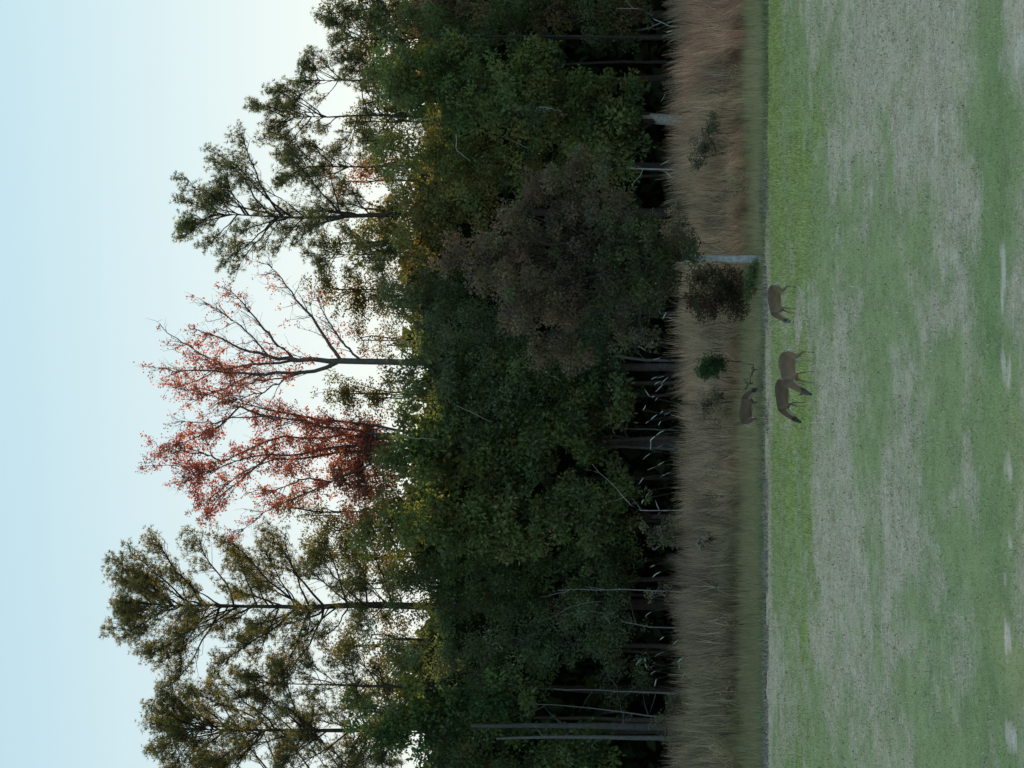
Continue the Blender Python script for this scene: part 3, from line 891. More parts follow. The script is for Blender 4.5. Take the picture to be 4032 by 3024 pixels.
R1 = [(0.24, 0.17, [(2500, 1445), (1900, 1436), (1575, 1430), (1334, 1421)]),
      (0.18, 0.02, [(1334, 1421), (1153, 1415), (1063, 1406), (942, 1364), (822, 1316), (762, 1292)]),
      (0.14, 0.015, [(1328, 1426), (1262, 1460), (1153, 1470), (1033, 1470), (912, 1466), (822, 1460), (701, 1460), (599, 1448)]),
      (0.10, 0.02, [(1214, 1418), (1093, 1430), (973, 1436), (880, 1450), (760, 1500), (690, 1530)]),
      (0.12, 0.015, [(1340, 1416), (1244, 1274), (1153, 1153), (1093, 1075), (1051, 1033)]),
      (0.10, 0.015, [(1153, 1412), (1063, 1322), (1003, 1250), (942, 1171), (882, 1129)]),
      (0.07, 0.015, [(1230, 1462), (1123, 1485), (960, 1515), (870, 1503)]),
      (0.06, 0.012, [(912, 1466), (762, 1376), (671, 1322), (640, 1290)]),
      (0.08, 0.015, [(1420, 1424), (1330, 1330), (1280, 1240), (1250, 1170)]),
      (0.06, 0.012, [(1063, 1406), (960, 1290), (880, 1230), (800, 1190)]),
      (0.06, 0.012, [(1150, 1475), (1040, 1540), (940, 1570), (850, 1590)]),
      (0.05, 0.012, [(1000, 1470), (880, 1530), (800, 1560), (740, 1580)])]
stem_tree('autumn_tree', 'open red tipped tree with a straight grey trunk and leaning limbs', 2500, 1445, R1, 175, 301, 0.3, lp1, RED[:3], bark=np.array((0.11, 0.10, 0.095)))
R2 = [(0.30, 0.24, [(2500, 1745), (2100, 1738), (1900, 1735), (1760, 1732)]),
      (0.11, 0.02, [(1765, 1732), (1500, 1706), (1304, 1684), (1153, 1653), (1063, 1641), (942, 1641), (822, 1671), (701, 1660)]),
      (0.11, 0.015, [(1765, 1732), (1500, 1680), (1340, 1660), (1123, 1629), (1003, 1599), (882, 1569), (792, 1545), (713, 1533)]),
      (0.12, 0.015, [(1765, 1732), (1490, 1722), (1304, 1714), (1214, 1732), (1135, 1714), (1063, 1738), (973, 1774), (882, 1822), (762, 1834), (580, 1834)]),
      (0.12, 0.02, [(1765, 1732), (1490, 1752), (1304, 1762), (1183, 1789), (1063, 1792), (942, 1804), (822, 1864), (720, 1900)]),
      (0.12, 0.015, [(1765, 1732), (1500, 1772), (1274, 1792), (1195, 1810), (1093, 1804), (973, 1840), (912, 1895), (800, 1990)]),
      (0.11, 0.015, [(1765, 1732), (1540, 1790), (1281, 1907), (1179, 1954), (1044, 2015), (942, 2096)]),
      (0.08, 0.012, [(1063, 1641), (950, 1600), (850, 1690), (740, 1740), (650, 1750)]),
      (0.07, 0.012, [(1063, 1792), (930, 1900), (860, 1960), (820, 2040)]),
      (0.06, 0.012, [(882, 1822), (780, 1780), (700, 1780), (620, 1760)]),
      (0.07, 0.012, [(1300, 1900), (1200, 1880), (1090, 1930), (1000, 1930)])]
stem_tree('autumn_tree', 'many stemmed red leaved tree beside the tallest pine', 2500, 1745, R2, 174, 302, 0.34,
          lambda e, s: 0.30 + 0.68 * float(vnoise(e[0] * 0.5 + 9, e[2] * 0.5, 6) > 0.40), RED, bark=np.array((0.085, 0.078, 0.074)), nleaf=15,
          lobes=((1440, 1780, 90, 160, 50, 3), (1430, 1960, 100, 130, 40, 3), (1330, 1900, 90, 100, 16, 3), (1080, 1640, 60, 40, 5, 2), (1000, 1660, 60, 40, 4, 2), (760, 1880, 80, 70, 12, 2), (830, 1960, 70, 60, 9, 2), (740, 1740, 70, 60, 6, 0)))

# mauve-grey tree standing forward of the wood at the lawn edge
MV = [(0.145, 0.117, 0.098), (0.125, 0.108, 0.088), (0.085, 0.100, 0.062), (0.115, 0.110, 0.085)]
tb = W(2990, 1022, 139.5)
broad_tree('broadleaf_tree', 'mauve grey tree with a pale trunk at the lawn edge',
           [(1740, 1040, 70, 40, 0), (1830, 1010, 90, 80, 0), (1940, 1030, 130, 130, 0), (1960, 890, 80, 70, 0), (2080, 1180, 150, 150, 0), (2030, 810, 100, 80, 0),
            (2130, 740, 100, 90, 0), (2240, 690, 90, 80, 1), (2120, 1360, 90, 80, 0), (2250, 1370, 90, 110, 0), (2060, 1000, 120, 140, 1), (2220, 1180, 130, 160, 0), (2240, 900, 150, 170, 3),
            (2400, 820, 120, 130, 3), (2380, 1060, 150, 180, 2), (2500, 930, 130, 150, 2), (2330, 640, 80, 60, 3), (2560, 1110, 120, 130, 2), (2430, 1290, 80, 80, 3), (2640, 1000, 110, 120, 2),
            (2540, 1330, 60, 70, 3)],
           139.0, MV, 131, trunk_r=0.22, bark=np.array((0.36, 0.37, 0.38)), leaf=0.14, per=120, clump=0.50, droop=-0.1,
           base_xyz=(tb[0], 139.5, 0), depth=1.2, fill=1.0, limb_bark=DARK_BARK, trunk_frac=0.55)


# bare trunks and thin dead stems showing in the dark under the leaves
def bare_trunk(name, label, pts, Y, r0, r1, bark, seed, twigs=3, group=None, cat='tree'):
    r = np.random.default_rng(seed)
    P = np.array([W(v, y, Y) for v, y in pts])
    base = np.array((P[0][0], Y, gz(P[0][0], Y) - 0.1))
    P = np.concatenate((base[None], P))
    P, ln = resample(P, 14)
    P[1:] += np.cumsum(r.normal(size=(13, 3)), axis=0) * 0.02
    root = thing(name, label, cat, base, group)
    V, F = tubes(P[None], np.linspace(r0, r1, 14)[None], 8)
    bark_part('trunk', V, F, bark, root, base)
    tp, trd = [], []
    for _ in range(twigs):
        i = r.integers(5, 13)
        d = norm(np.array((r.normal(), r.normal() * 0.6, r.uniform(0.2, 1.1))))
        l = r.uniform(0.6, 2.2)
        q = np.stack([P[i] + d * l * t for t in np.linspace(0, 1, 6)]); q[1:] += np.cumsum(r.normal(size=(5, 3)), axis=0) * 0.05
        tp.append(q); trd.append(np.linspace(max(r1 * 0.7, 0.015), 0.006, 6))
    for q, w in zip(tp, trd):
        V, F = tubes(q[None], w[None], 4)
        bark_part('branch', V, F, bark, root, base)
    return root


bare_trunk('bare_tree', 'stout pale straight trunk at the left end of the reeds', [(2600, 2905), (2350, 2902), (2100, 2905), (1950, 2908)], 167.2, 0.16, 0.06, PALE_BARK * 0.34, 401, 2)
bare_trunk('bare_tree', 'stout grey trunk behind the pale straight trunk', [(2600, 2862), (2250, 2858), (1850, 2860)], 168.6, 0.24, 0.10, GREY_BARK * 0.38, 402, 3)
bare_trunk('dead_sapling', 'thin pale straight dead stem right of the stout trunks', [(2600, 2730), (2450, 2728), (2250, 2726), (2170, 2722)], 167, 0.06, 0.02, PALE_BARK * 0.42, 403, 5)
bare_trunk('dead_sapling', 'thin pale crooked dead stem leaning between the stout trunks and straight dead stem', [(2590, 2828), (2500, 2815), (2400, 2802), (2280, 2790), (2170, 2782), (2090, 2780)], 167, 0.055, 0.015, PALE_BARK * 0.42, 404, 5)
bare_trunk('dead_sapling', 'pale forked dead stem low in the dark grey green tree', [(2560, 2470), (2430, 2450), (2380, 2370), (2260, 2390), (2180, 2430)], 166.8, 0.05, 0.012, PALE_BARK * 0.42, 405, 6)
bare_trunk('dead_sapling', 'short pale dead stem under the very dark tree', [(2600, 2330), (2480, 2328), (2200, 2326)], 167, 0.035, 0.012, PALE_BARK * 0.8, 406, 3)
bare_trunk('bare_tree', 'slim dark bare trunk at the right end of the wood', [(2560, 148), (2300, 146), (2080, 146), (1700, 150)], 167.5, 0.085, 0.05, DARK_BARK * 0.7, 407, 3)
bare_trunk('bare_tree', 'grey trunk in the dark behind the white dry reeds', [(2600, 1768), (2480, 1766), (2380, 1764)], 171, 0.11, 0.08, GREY_BARK * 0.45, 408, 0)  # bark dimmed: the gap's deep shade is put into its colour
bare_trunk('bare_tree', 'slim grey trunk in the dark behind the white dry reeds', [(2600, 1692), (2520, 1688), (2400, 1684)], 171, 0.06, 0.05, GREY_BARK * 0.45, 409, 0)  # same deep shade painted into this bark
bare_trunk('bare_tree', 'short grey trunk in the dark left of the mauve grey tree', [(2610, 1418), (2540, 1412), (2420, 1400)], 170, 0.09, 0.07, GREY_BARK * 0.5, 410, 3)  # bark colour carries the shade of the gap here too
bare_trunk('dead_sapling', 'thin pale post like stem left of the thick pale trunk', [(2640, 668), (2560, 666), (2480, 664)], 166.5, 0.05, 0.035, PALE_BARK, 411, 2)
bare_trunk('dead_sapling', 'curved pale dead stem bending over the grass at the right end', [(2640, 100), (2580, 78), (2530, 30), (2500, 28), (2420, 26)], 166, 0.045, 0.012, PALE_BARK * 0.9, 412, 4)
bare_trunk('dead_sapling', 'long thin dead limb crossing the olive tinged tree', [(2500, 2010), (2400, 1900), (2340, 1850), (2330, 1830)], 167.8, 0.035, 0.012, PALE_BARK, 413, 3)

# ------------------------------------------------------------------ shrubs
shr = dict(cat='shrub', limbs=True, trunk_r=0.05, depth=1.0, spread=0.1)
broad_tree('shrub', 'round dark green shrub in the brown grass', [(2800, 1432, 62, 58)], 146.5, [(0.055, 0.115, 0.05), (0.045, 0.09, 0.045)], 501, leaf=0.10, per=91, clump=0.28, fill=2.28, **shr)
broad_tree('shrub', 'sprawling dull green shrub in the rusty tall grass', [(2790, 500, 40, 60), (2770, 580, 50, 60), (2740, 640, 40, 40)], 147.0, [(0.10, 0.12, 0.085), (0.13, 0.13, 0.10)], 502, leaf=0.10, per=71, clump=0.30, fill=1.33, **shr)
broad_tree('shrub', 'dark reddish bramble beside the pale trunk', [(2850, 1110, 95, 85), (2790, 1190, 90, 75), (2770, 1090, 80, 60), (2895, 1190, 60, 80), (2740, 1180, 60, 60)], 141.5, [(0.075, 0.050, 0.042), (0.050, 0.040, 0.035), (0.12, 0.10, 0.075), (0.05, 0.065, 0.04)], 503, leaf=0.10, per=78, clump=0.33, fill=1.52, **shr)
broad_tree('shrub', 'grey green leafy shrub rising above the tall grass under the dark tree', [(2590, 2110, 40, 40), (2560, 2080, 30, 30), (2640, 2100, 60, 60)], 163.5, [(0.17, 0.18, 0.125), (0.14, 0.15, 0.10)], 504, leaf=0.14, per=58, clump=0.32, fill=1.52, **shr)
broad_tree('shrub', 'grey shrub at the foot of the stout trunks', [(2610, 2850, 45, 70), (2680, 2790, 60, 80), (2700, 2920, 60, 70)], 161.0, [(0.14, 0.145, 0.11), (0.12, 0.115, 0.09)], 505, leaf=0.12, per=65, clump=0.36, fill=1.33, **shr)
broad_tree('shrub', 'tan leaved shrub under the right side of the mauve grey tree', [(2640, 900, 45, 50), (2670, 840, 50, 50), (2650, 960, 40, 40)], 158.0, [(0.22, 0.19, 0.13), (0.16, 0.15, 0.10)], 506, leaf=0.11, per=65, clump=0.30, fill=1.33, **shr)
broad_tree('shrub', 'dark leaved vine mound close to the mauve grey tree', [(2690, 930, 30, 50), (2720, 985, 40, 40)], 146.0, [(0.045, 0.060, 0.042), (0.06, 0.075, 0.05)], 507, leaf=0.11, per=65, clump=0.28, fill=1.52, **shr)
broad_tree('shrub', 'grey brown shrub left of the round dark green shrub', [(2770, 1600, 60, 60), (2830, 1560, 45, 50)], 148.0, [(0.17, 0.155, 0.125), (0.13, 0.125, 0.10)], 508, leaf=0.09, per=65, clump=0.30, fill=1.14, **shr)
broad_tree('shrub', 'small pale flowering shrub in the grey tall grass', [(2755, 2140, 18, 26), (2795, 2130, 26, 22)], 150.0, [(0.36, 0.36, 0.30), (0.17, 0.16, 0.12)], 509, leaf=0.08, per=45, clump=0.20, fill=1.33, **shr)
broad_tree('shrub', 'dry twiggy shrub poking above the tall grass below the grey green tree', [(2570, 2345, 30, 26), (2620, 2330, 30, 40)], 163.0, [(0.20, 0.18, 0.14), (0.15, 0.14, 0.11)], 510, leaf=0.11, per=39, clump=0.28, fill=1.14, **shr)
broad_tree('shrub', 'weedy green tuft at the foot of the pale trunk', [(2960, 1110, 26, 90), (2975, 1060, 22, 50)], 138.4, [(0.08, 0.14, 0.065), (0.13, 0.15, 0.08)], 511, leaf=0.09, per=65, clump=0.22, fill=1.52, **shr)

# low leafy weeds in blotches among the tall grass
rw = np.random.default_rng(88)
wp = []
for _ in range(150):
    wx = rw.uniform(-24, 23); wy = reed_front(np.array([wx]))[0] + rw.uniform(-1.0, 9)
    h = rw.uniform(0.5, 1.7) * (1 if wy > 148 else 0.7)
    k = rw.uniform(0.25, 0.6)
    colw = [(0.20, 0.22, 0.12), (0.28, 0.24, 0.17), (0.11, 0.13, 0.075), (0.40, 0.35, 0.26), (0.17, 0.12, 0.10)][rw.integers(5)]
    wp.append(clump_leaves(np.array((wx, wy, float(gz(wx, wy)) + h)), np.array((k * 1.5, k, k)), 80, 0.10, np.array(colw), rw, 0.3))
V, F, C = merge(wp)
tag(make_mesh('leafy_weeds', V, F, C, M_LEAF), 'low leafy weeds in blotches among the tall grass', 'weeds', kind='stuff')

# ------------------------------------------------------------------ white dry reeds over the dark gap
def reed_list():
    out = []
    s = 600 / 1244
    for a, b in ((60, 615), (165, 750), (200, 880), (240, 920), (290, 940), (140, 1130), (110, 1165), (180, 1270), (150, 1430), (175, 1470),
                 (210, 1420), (235, 1452), (200, 1510), (100, 1550), (145, 1580), (175, 1600), (60, 1185), (90, 1060)):
        out.append((2500 + a * s, 800 + b * s))
    for a, b in ((215, 50), (260, 60), (80, 10), (100, 130), (150, 90), (200, 140), (195, 220), (135, 270), (130, 318), (195, 330), (90, 410),
                 (205, 470), (125, 510), (240, 560), (50, 610), (100, 720), (60, 780), (180, 805), (195, 875), (180, 1155), (140, 1305),
                 (165, 1375), (165, 1530)):
        out.append((2500 + a * s, 1600 + b * s))
    s = 600 / 1375
    for a, b in ((165, 100), (110, 275), (240, 490), (365, 525), (205, 635), (90, 680), (30, 705), (100, 740), (155, 800), (185, 890), (405, 685),
                 (400, 750), (435, 830), (515, 830), (540, 805), (605, 970), (577, 1030), (655, 1028)):
        out.append((2500 + a * s, 2300 + b * s))
    out += [(2632, 125), (2618, 640), (2612, 385), (2635, 690)]
    return out


M_REED = mat_tint('dry_reed', 0.6, 0.15, spec=0.2)
rr_ = np.random.default_rng(61)
for (v, y) in reed_list():
    Yr = 164.6 + rr_.uniform(-0.4, 0.6) if v < 2660 else 158.0 + rr_.uniform(-1, 1)
    p = W(v, y, Yr)
    sgn = -1.0 if rr_.random() < 0.8 else 1.0        # most tips hang to the left
    L = rr_.uniform(0.20, 0.62); el = rr_.uniform(0.25, 1.25) if rr_.random() < 0.8 else rr_.uniform(-0.4, 0.3)
    d = np.array((sgn * 0.62 * math.cos(el), rr_.normal() * 0.25, math.sin(el) * 0.9)); d = d / np.linalg.norm(d)
    p0 = p - d * L * 0.5
    base = np.array((p0[0] - sgn * rr_.uniform(0.1, 0.5), Yr + rr_.normal() * 0.2, 0.0)); base[2] = gz(base[0], base[1]) - 0.05
    st = np.stack([base + (p0 - base) * t + np.array((-sgn * 0.18 * math.sin(t * math.pi), 0, 0)) for t in np.linspace(0, 1, 7)])
    Vs, Fs = tubes(st[None], np.linspace(0.014, 0.010, 7)[None], 4)
    w = rr_.uniform(0.012, 0.030); kink = rr_.uniform(-1, 3)
    bl = np.stack([p0 + d * L * t + np.array((0, 0, -0.06 * L * (2 * t - 1) ** 2 * kink)) for t in np.linspace(0, 1, 7)])
    Vb, Fb = tubes(bl[None], (w * np.array((0.35, 0.8, 1, 1, 0.85, 0.5, 0.1)))[None], 4)
    Vb = Vb.reshape(7, 4, 3)
    Vb[:, :, 1] = bl[:, None, 1] + (Vb[:, :, 1] - bl[:, None, 1]) * 0.35
    Vb = Vb.reshape(-1, 3)
    V, F, _ = merge([(Vs, Fs), (Vb, Fb)])
    C = np.concatenate((np.tile(np.array((0.085, 0.078, 0.065)), (len(Vs), 1)),
                        np.tile(np.array((0.72, 0.74, 0.68)) * rr_.uniform(0.5, 1.0), (len(Vb), 1))))
    o = make_mesh('dry_reed', V - base, F, C, M_REED)
    o.location = base
    where = ('beside the thick pale trunk' if y < 750 else 'under the mauve grey tree' if y < 1330 else
             'below the dark tree with hanging branches' if y < 1600 else 'in front of the grey trunks in the dark gap' if y < 1950 else
             'near the grey green leafy shrub' if y < 2250 else 'close to the dry twiggy shrub' if y < 2500 else
             'over the dark gap by the thin dead stems' if v < 2660 else 'low in the tall grass before the stout trunks')
    tag(o, 'dry reed with a white blade ' + where, 'reed', 'white dry reeds ' + where)

# fallen dark branches in the meadow grass
def fallen(label, pts, Y, seed):
    r = np.random.default_rng(seed)
    P = np.array([W(v, y, Y) for v, y in pts]); base = P[0].copy()
    base[2] = gz(base[0], base[1])
    P, _ = resample(P, 10)
    P[1:] += np.cumsum(r.normal(size=(9, 3)), axis=0) * 0.03
    tp, tr_ = [P], [np.linspace(0.035, 0.012, 10)]
    for _ in range(5):
        i = r.integers(2, 9)
        d = norm(np.array((r.normal(), r.normal() * 0.4, abs(r.normal()) * 0.7)))
        q = np.stack([P[i] + d * r.uniform(0.25, 0.6) * t for t in np.linspace(0, 1, 10)])
        q[1:] += np.cumsum(r.normal(size=(9, 3)), axis=0) * 0.012
        tp.append(q); tr_.append(np.linspace(0.02, 0.007, 10))
    V, F = tubes(np.array(tp), np.array(tr_), 5)
    o = make_mesh('fallen_branch', V - base, F, np.tile(np.array((0.075, 0.070, 0.066)), (len(V), 1)), M_BARK, smooth=True)
    o.location = base
    tag(o, label, 'branch')


fallen('dark forked fallen branch in the meadow grass', [(2985, 1458), (2962, 1447), (2968, 1440), (2974, 1424)], 139.5, 1)
fallen('small dark fallen twig near the deer behind the lawn edge', [(2966, 1508), (2956, 1504), (2946, 1502), (2940, 1496)], 139.5, 2)

# ------------------------------------------------------------------ deer
BROWN = np.array((0.172, 0.120, 0.086)); WHITE = np.array((0.70, 0.70, 0.66)); BLACK = np.array((0.025, 0.025, 0.027))


def loft(rings, sides=14):
    """rings: (centre xyz, half width across y, half height, axis tilt direction) swept along their centres, closed at both ends"""
    P = np.array([r_[0] for r_ in rings], float); A = np.array([r_[1] for r_ in rings]); B = np.array([r_[2] for r_ in rings])
    T = norm(np.gradient(P, axis=0))
    P = np.concatenate((P[:1] - T[:1] * A[0] * 0.3, P, P[-1:] + T[-1:] * A[-1] * 0.3)); T = np.concatenate((T[:1], T, T[-1:]))
    A = np.concatenate(([1e-4], A, [1e-4])); B = np.concatenate(([1e-4], B, [1e-4]))
    sx = np.tile(np.array((0, 1.0, 0)), (len(P), 1)); sx = norm(sx - T * (sx * T).sum(1, keepdims=True)); sy = np.cross(T, sx)
    a = np.arange(sides) * 2 * np.pi / sides
    V = P[:, None] + sx[:, None] * (A[:, None] * np.cos(a))[..., None] + sy[:, None] * (B[:, None] * np.sin(a))[..., None]
    K = len(P)
    idx = np.arange(K * sides).reshape(K, sides); nx = np.roll(idx, -1, 1)
    F = np.stack((idx[:-1], nx[:-1], nx[1:], idx[1:]), -1).reshape(-1, 4)
    caps = []
    for row in (idx[0][::-1], idx[-1]):
        for m in range(1, sides - 1, 2):
            caps.append((row[0], row[m], row[m + 1], row[min(m + 2, sides - 1)]))
    return V.reshape(-1, 3), np.concatenate((F, np.array([c for c in caps if len(set(c)) == 4])))


def fuse(parts, voxel=0.017):
    """one continuous skin over overlapping lofts"""
    V, F, _ = merge(parts)
    o = make_mesh('body', V, F, None, M_FUR)
    m = o.modifiers.new('remesh', 'REMESH'); m.mode = 'VOXEL'; m.voxel_size = voxel; m.use_smooth_shade = True
    sm = o.modifiers.new('smooth', 'SMOOTH'); sm.iterations = 3; sm.factor = 0.5
    dg = bpy.context.evaluated_depsgraph_get()
    new = bpy.data.meshes.new_from_object(o.evaluated_get(dg))
    old = o.data
    bpy.data.objects.remove(o); bpy.data.meshes.remove(old)
    return new


def deer(label, x, y, rotz, scale, neck, coat=1.0, dark_head=False, step=(0, 0, 0, 0), ear_tilt=0.0, sag=0.0, hunch=0.035):
    """neck: list of (x, z, radius) from the shoulder to the nose, in the deer's own frame (x forward, z up)"""
    tor = [(-0.625, 0.735, 0.050, 0.08), (-0.595, 0.735, 0.100, 0.145), (-0.53, 0.745, 0.145, 0.200), (-0.44, 0.755, 0.170, 0.225), (-0.33, 0.758, 0.180, 0.232),
           (-0.20, 0.750, 0.188, 0.238), (-0.05, 0.735, 0.195, 0.240), (0.09, 0.722, 0.190, 0.245), (0.20, 0.720, 0.172, 0.240), (0.30, 0.735, 0.145, 0.215),
           (0.38, 0.745, 0.112, 0.175), (0.44, 0.735, 0.085, 0.135)]
    parts = [loft([((a, 0, b + hunch * math.exp(-((a + 0.25) / 0.25) ** 2)), w, h) for a, b, w, h in tor], 18)]
    nk = [(0.30, 0.775, 0.150)] + list(neck)
    parts.append(loft([((a, 0, b), q * 0.85, q * 1.25) for a, b, q in nk[:-2]] + [((nk[-2][0], 0, nk[-2][1]), nk[-2][2] * 0.8, nk[-2][2]),
                      ((nk[-1][0], 0, nk[-1][1]), nk[-1][2] * 0.85, nk[-1][2])], 14))
    for k, sgn in ((0, 1), (1, -1)):
        d = step[k]
        parts.append(loft([((-0.47, sgn * 0.085, 0.76), 0.055, 0.13), ((-0.45, sgn * 0.105, 0.66), 0.060, 0.130), ((-0.40 + d * 0.2, sgn * 0.11, 0.565), 0.052, 0.100),
                           ((-0.40 + d * 0.5, sgn * 0.11, 0.48), 0.040, 0.066), ((-0.46 + d * 0.75, sgn * 0.108, 0.41), 0.028, 0.040), ((-0.525 + d, sgn * 0.105, 0.345), 0.024, 0.032),
                           ((-0.520 + d, sgn * 0.105, 0.27), 0.017, 0.022), ((-0.505 + d * 1.1, sgn * 0.105, 0.15), 0.015, 0.018), ((-0.49 + d * 1.15, sgn * 0.105, 0.07), 0.019, 0.022),
                           ((-0.46 + d * 1.2, sgn * 0.105, 0.012), 0.020, 0.028)], 10))
    for k, sgn in ((2, 1), (3, -1)):
        d = step[k]
        parts.append(loft([((0.25, sgn * 0.085, 0.74), 0.050, 0.11), ((0.23, sgn * 0.10, 0.62), 0.050, 0.085), ((0.18 + d * 0.25, sgn * 0.10, 0.52), 0.038, 0.056),
                           ((0.19 + d * 0.5, sgn * 0.10, 0.42), 0.026, 0.034), ((0.20 + d * 0.75, sgn * 0.098, 0.31), 0.024, 0.027), ((0.197 + d * 0.9, sgn * 0.097, 0.20), 0.015, 0.017),
                           ((0.195 + d, sgn * 0.097, 0.08), 0.018, 0.020), ((0.222 + d * 1.05, sgn * 0.097, 0.012), 0.020, 0.026)], 10))
    me = fuse(parts)
    n = len(me.vertices)
    co = np.empty(n * 3); me.vertices.foreach_get('co', co); co = co.reshape(-1, 3)
    nose = np.array((neck[-1][0], 0, neck[-1][1])); poll = np.array((neck[-3][0], 0, neck[-3][1]))
    dn = np.linalg.norm(co - nose, axis=1)
    c = np.tile(BROWN * coat, (n, 1))
    sid = sstep(0.64, 0.92, co[:, 2])
    c = c * (1.30 - 0.62 * sid)[:, None]                                   # coat darker along the back, deepened to stand in for volume shading
    c = c * (0.86 + 0.28 * vnoise(co[:, 0] * 9 + 3, co[:, 2] * 9, 4))[:, None]
    kb = ((1 - sstep(0.52, 0.60, co[:, 2])) * (co[:, 2] > 0.44) * (co[:, 0] < 0.16) * (co[:, 0] > -0.34))[:, None]
    c = c * (1 - 0.8 * kb) + WHITE * 0.8 * kb                              # pale belly
    nkm = (co[:, 0] > 0.36)
    c[nkm] = c[nkm] * 0.72
    thr = nkm & (co[:, 0] < neck[-3][0]) & (co[:, 2] < np.interp(co[:, 0], [p[0] for p in neck], [p[1] for p in neck]) - 0.055)
    c[thr] = c[thr] * 0.35 + WHITE * 0.42                                  # pale throat
    lower = (co[:, 2] < 0.40) & (np.abs(co[:, 1]) > 0.05)
    c[lower] = np.array((0.20, 0.165, 0.125)) * coat
    inner = (co[:, 2] < 0.62) & (np.abs(co[:, 1]) < 0.095) & (np.abs(co[:, 1]) > 0.03) & (co[:, 0] < -0.3)
    c[inner] = WHITE * 0.7
    rump = (co[:, 0] < -0.585) & (co[:, 2] < 0.78) & (np.abs(co[:, 1]) < 0.07)
    c[rump] = WHITE * 0.9
    c[(co[:, 2] < 0.035)] = BLACK
    headm = (np.linalg.norm(co - (nose * 0.5 + poll * 0.5), axis=1) < 0.20) & (co[:, 0] > 0.35)
    c[headm] = (np.array((0.085, 0.08, 0.078)) if dark_head else np.array((0.17, 0.165, 0.155))) * coat
    ring = (dn < 0.10) & (dn > 0.045) & (co[:, 0] > 0.35)
    if not dark_head:
        c[ring] = WHITE * 0.75
    c[(dn < 0.045)] = BLACK
    base = np.array((x, y, float(gz(np.array([x]), np.array([y]))[0]) - sag - 0.03))
    root = thing('deer', label, 'deer', base, 'grazing deer at the lawn edge')
    root.rotation_euler = (0, 0, R(rotz)); root.scale = (scale,) * 3
    c4 = np.ones((n, 4), np.float32); c4[:, :3] = c
    at = me.color_attributes.new('tint', 'FLOAT_COLOR', 'POINT'); at.data.foreach_set('color', c4.ravel())
    me.materials.clear(); me.materials.append(M_FUR)
    me.polygons.foreach_set('use_smooth', np.ones(len(me.polygons), bool))
    b = bpy.data.objects.new('body', me); COL.objects.link(b); b.parent = root
    # ears: cupped leaves beside the poll
    hd = norm(nose - poll)
    for sgn in (1, -1):
        p0 = poll + np.array((0, sgn * 0.05, 0)) - hd * 0.03
        d = norm(np.array((-hd[0] * 0.55 + 0.15, sgn * (0.75 - 0.3 * ear_tilt), -hd[2] * 0.55 + 0.1)))
        P = np.stack([p0 + d * 0.17 * t for t in np.linspace(0, 1, 6)])
        V, F = tubes(P[None], (0.048 * np.array((0.45, 0.9, 1.0, 0.85, 0.55, 0.08)))[None], 8)
        V = V.reshape(6, 8, 3); ax = norm(np.cross(d, np.array((0, 0, 1.0)) if abs(d[2]) < 0.9 else np.array((1.0, 0, 0))))
        k = np.cross(d, ax)
        off_ = V - P[:, None]
        V = P[:, None] + off_ - k * (off_ @ k)[..., None] * 0.65
        V = V.reshape(-1, 3)
        make_mesh('ear', V, F, np.tile(np.array((0.07, 0.065, 0.06)) * coat, (len(V), 1)), M_FUR, root, True)
    # tail: dark on top, white below and at the edges
    t0 = np.array((-0.615, 0, 0.84)); td = norm(np.array((-0.32, 0, -1.0)))
    P = np.stack([t0 + td * 0.30 * t + np.array((-0.05 * math.sin(t * 3.1), 0, 0)) for t in np.linspace(0, 1, 7)])
    V, F = tubes(P[None], (0.062 * np.array((0.6, 0.85, 1, 1, 0.85, 0.55, 0.12)))[None], 8)
    V = V.reshape(7, 8, 3); V[:, :, 0] = P[:, None, 0] + (V[:, :, 0] - P[:, None, 0]) * 0.55; V = V.reshape(-1, 3)
    tc = np.where((V[:, 0] < np.repeat(P[:, 0], 8) - 0.002)[:, None], BLACK * 1.2, WHITE)
    make_mesh('tail', V, F, tc, M_FUR, root, True)
    return root


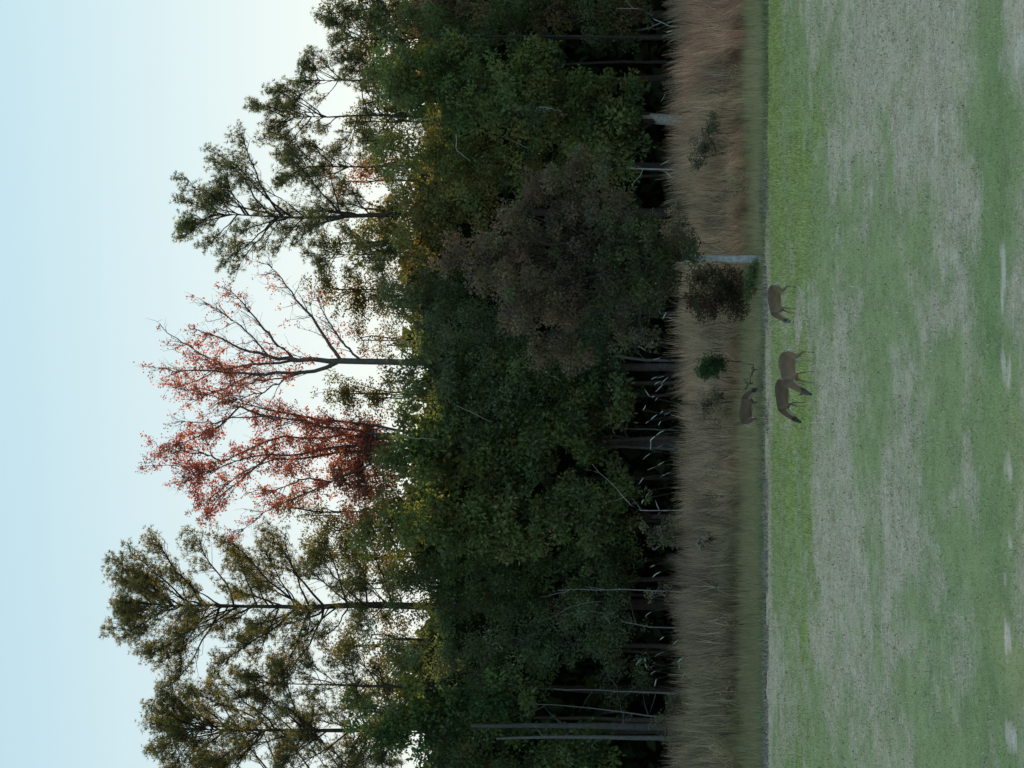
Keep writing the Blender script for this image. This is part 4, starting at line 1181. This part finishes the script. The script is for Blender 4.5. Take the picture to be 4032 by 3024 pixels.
GRAZE = [(0.42, 0.69, 0.120), (0.52, 0.56, 0.090), (0.60, 0.42, 0.074), (0.650, 0.33, 0.072), (0.68, 0.22, 0.054), (0.69, 0.12, 0.036)]
REACH = [(0.43, 0.69, 0.125), (0.55, 0.56, 0.100), (0.66, 0.42, 0.080), (0.725, 0.33, 0.076), (0.785, 0.22, 0.056), (0.82, 0.13, 0.036)]
LOW = [(0.43, 0.74, 0.120), (0.55, 0.64, 0.092), (0.65, 0.52, 0.076), (0.70, 0.44, 0.070), (0.74, 0.33, 0.052), (0.76, 0.23, 0.034)]


def ground_at(v, y):
    return G(v, y)


# the photograph's rows between rump and nose give each deer its place on the lawn
X, Y_ = ground_at(3134, 1193)
deer('lone grazing deer with a black edged white tail near the pale trunk', X, Y_, 190, 1.04, GRAZE, 1.0, False, (-0.04, 0.10, 0.03, 0.16), hunch=0.05)
X, Y_ = ground_at(3166, 1566)
deer('dark necked deer grazing side on behind the stocky deer', X, Y_, 177, 1.04, REACH, 0.8, True, (0.02, -0.05, -0.05, 0.10))
X, Y_ = ground_at(3206, 1460)
deer('stocky deer with lowered dark head and splayed legs on the green strip', X, Y_, 216, 1.18, REACH, 1.12, True, (-0.06, 0.06, -0.10, 0.14))
Xd = (CX - 1606) / F_PX * 138.2
deer('reddish deer half hidden in the rough grass behind the lawn edge', Xd, 138.3, -15, 1.22, LOW, 0.78, True, (0, 0.06, 0, 0.05), sag=0.10)
# rough grass it stands in
N = 2600
hx = Xd + rng.normal(0.1, 0.75, N); hy = rng.uniform(136.9, 138.6, N)
hc = np.where((rng.random(N) < 0.5)[:, None], np.array((0.30, 0.31, 0.15)), np.array((0.46, 0.38, 0.24))) * rng.uniform(0.5, 1.2, N)[:, None]
V, F, C = blades(hx, hy, rng.uniform(0.15, 0.48, N), rng.uniform(0.018, 0.035, N), rng.normal(size=(N, 2)) * 0.12, hc)
tag(make_mesh('rough_grass', V, F, C, M_GRASS), 'rough grass hiding the legs of the reddish deer', 'grass', kind='stuff')
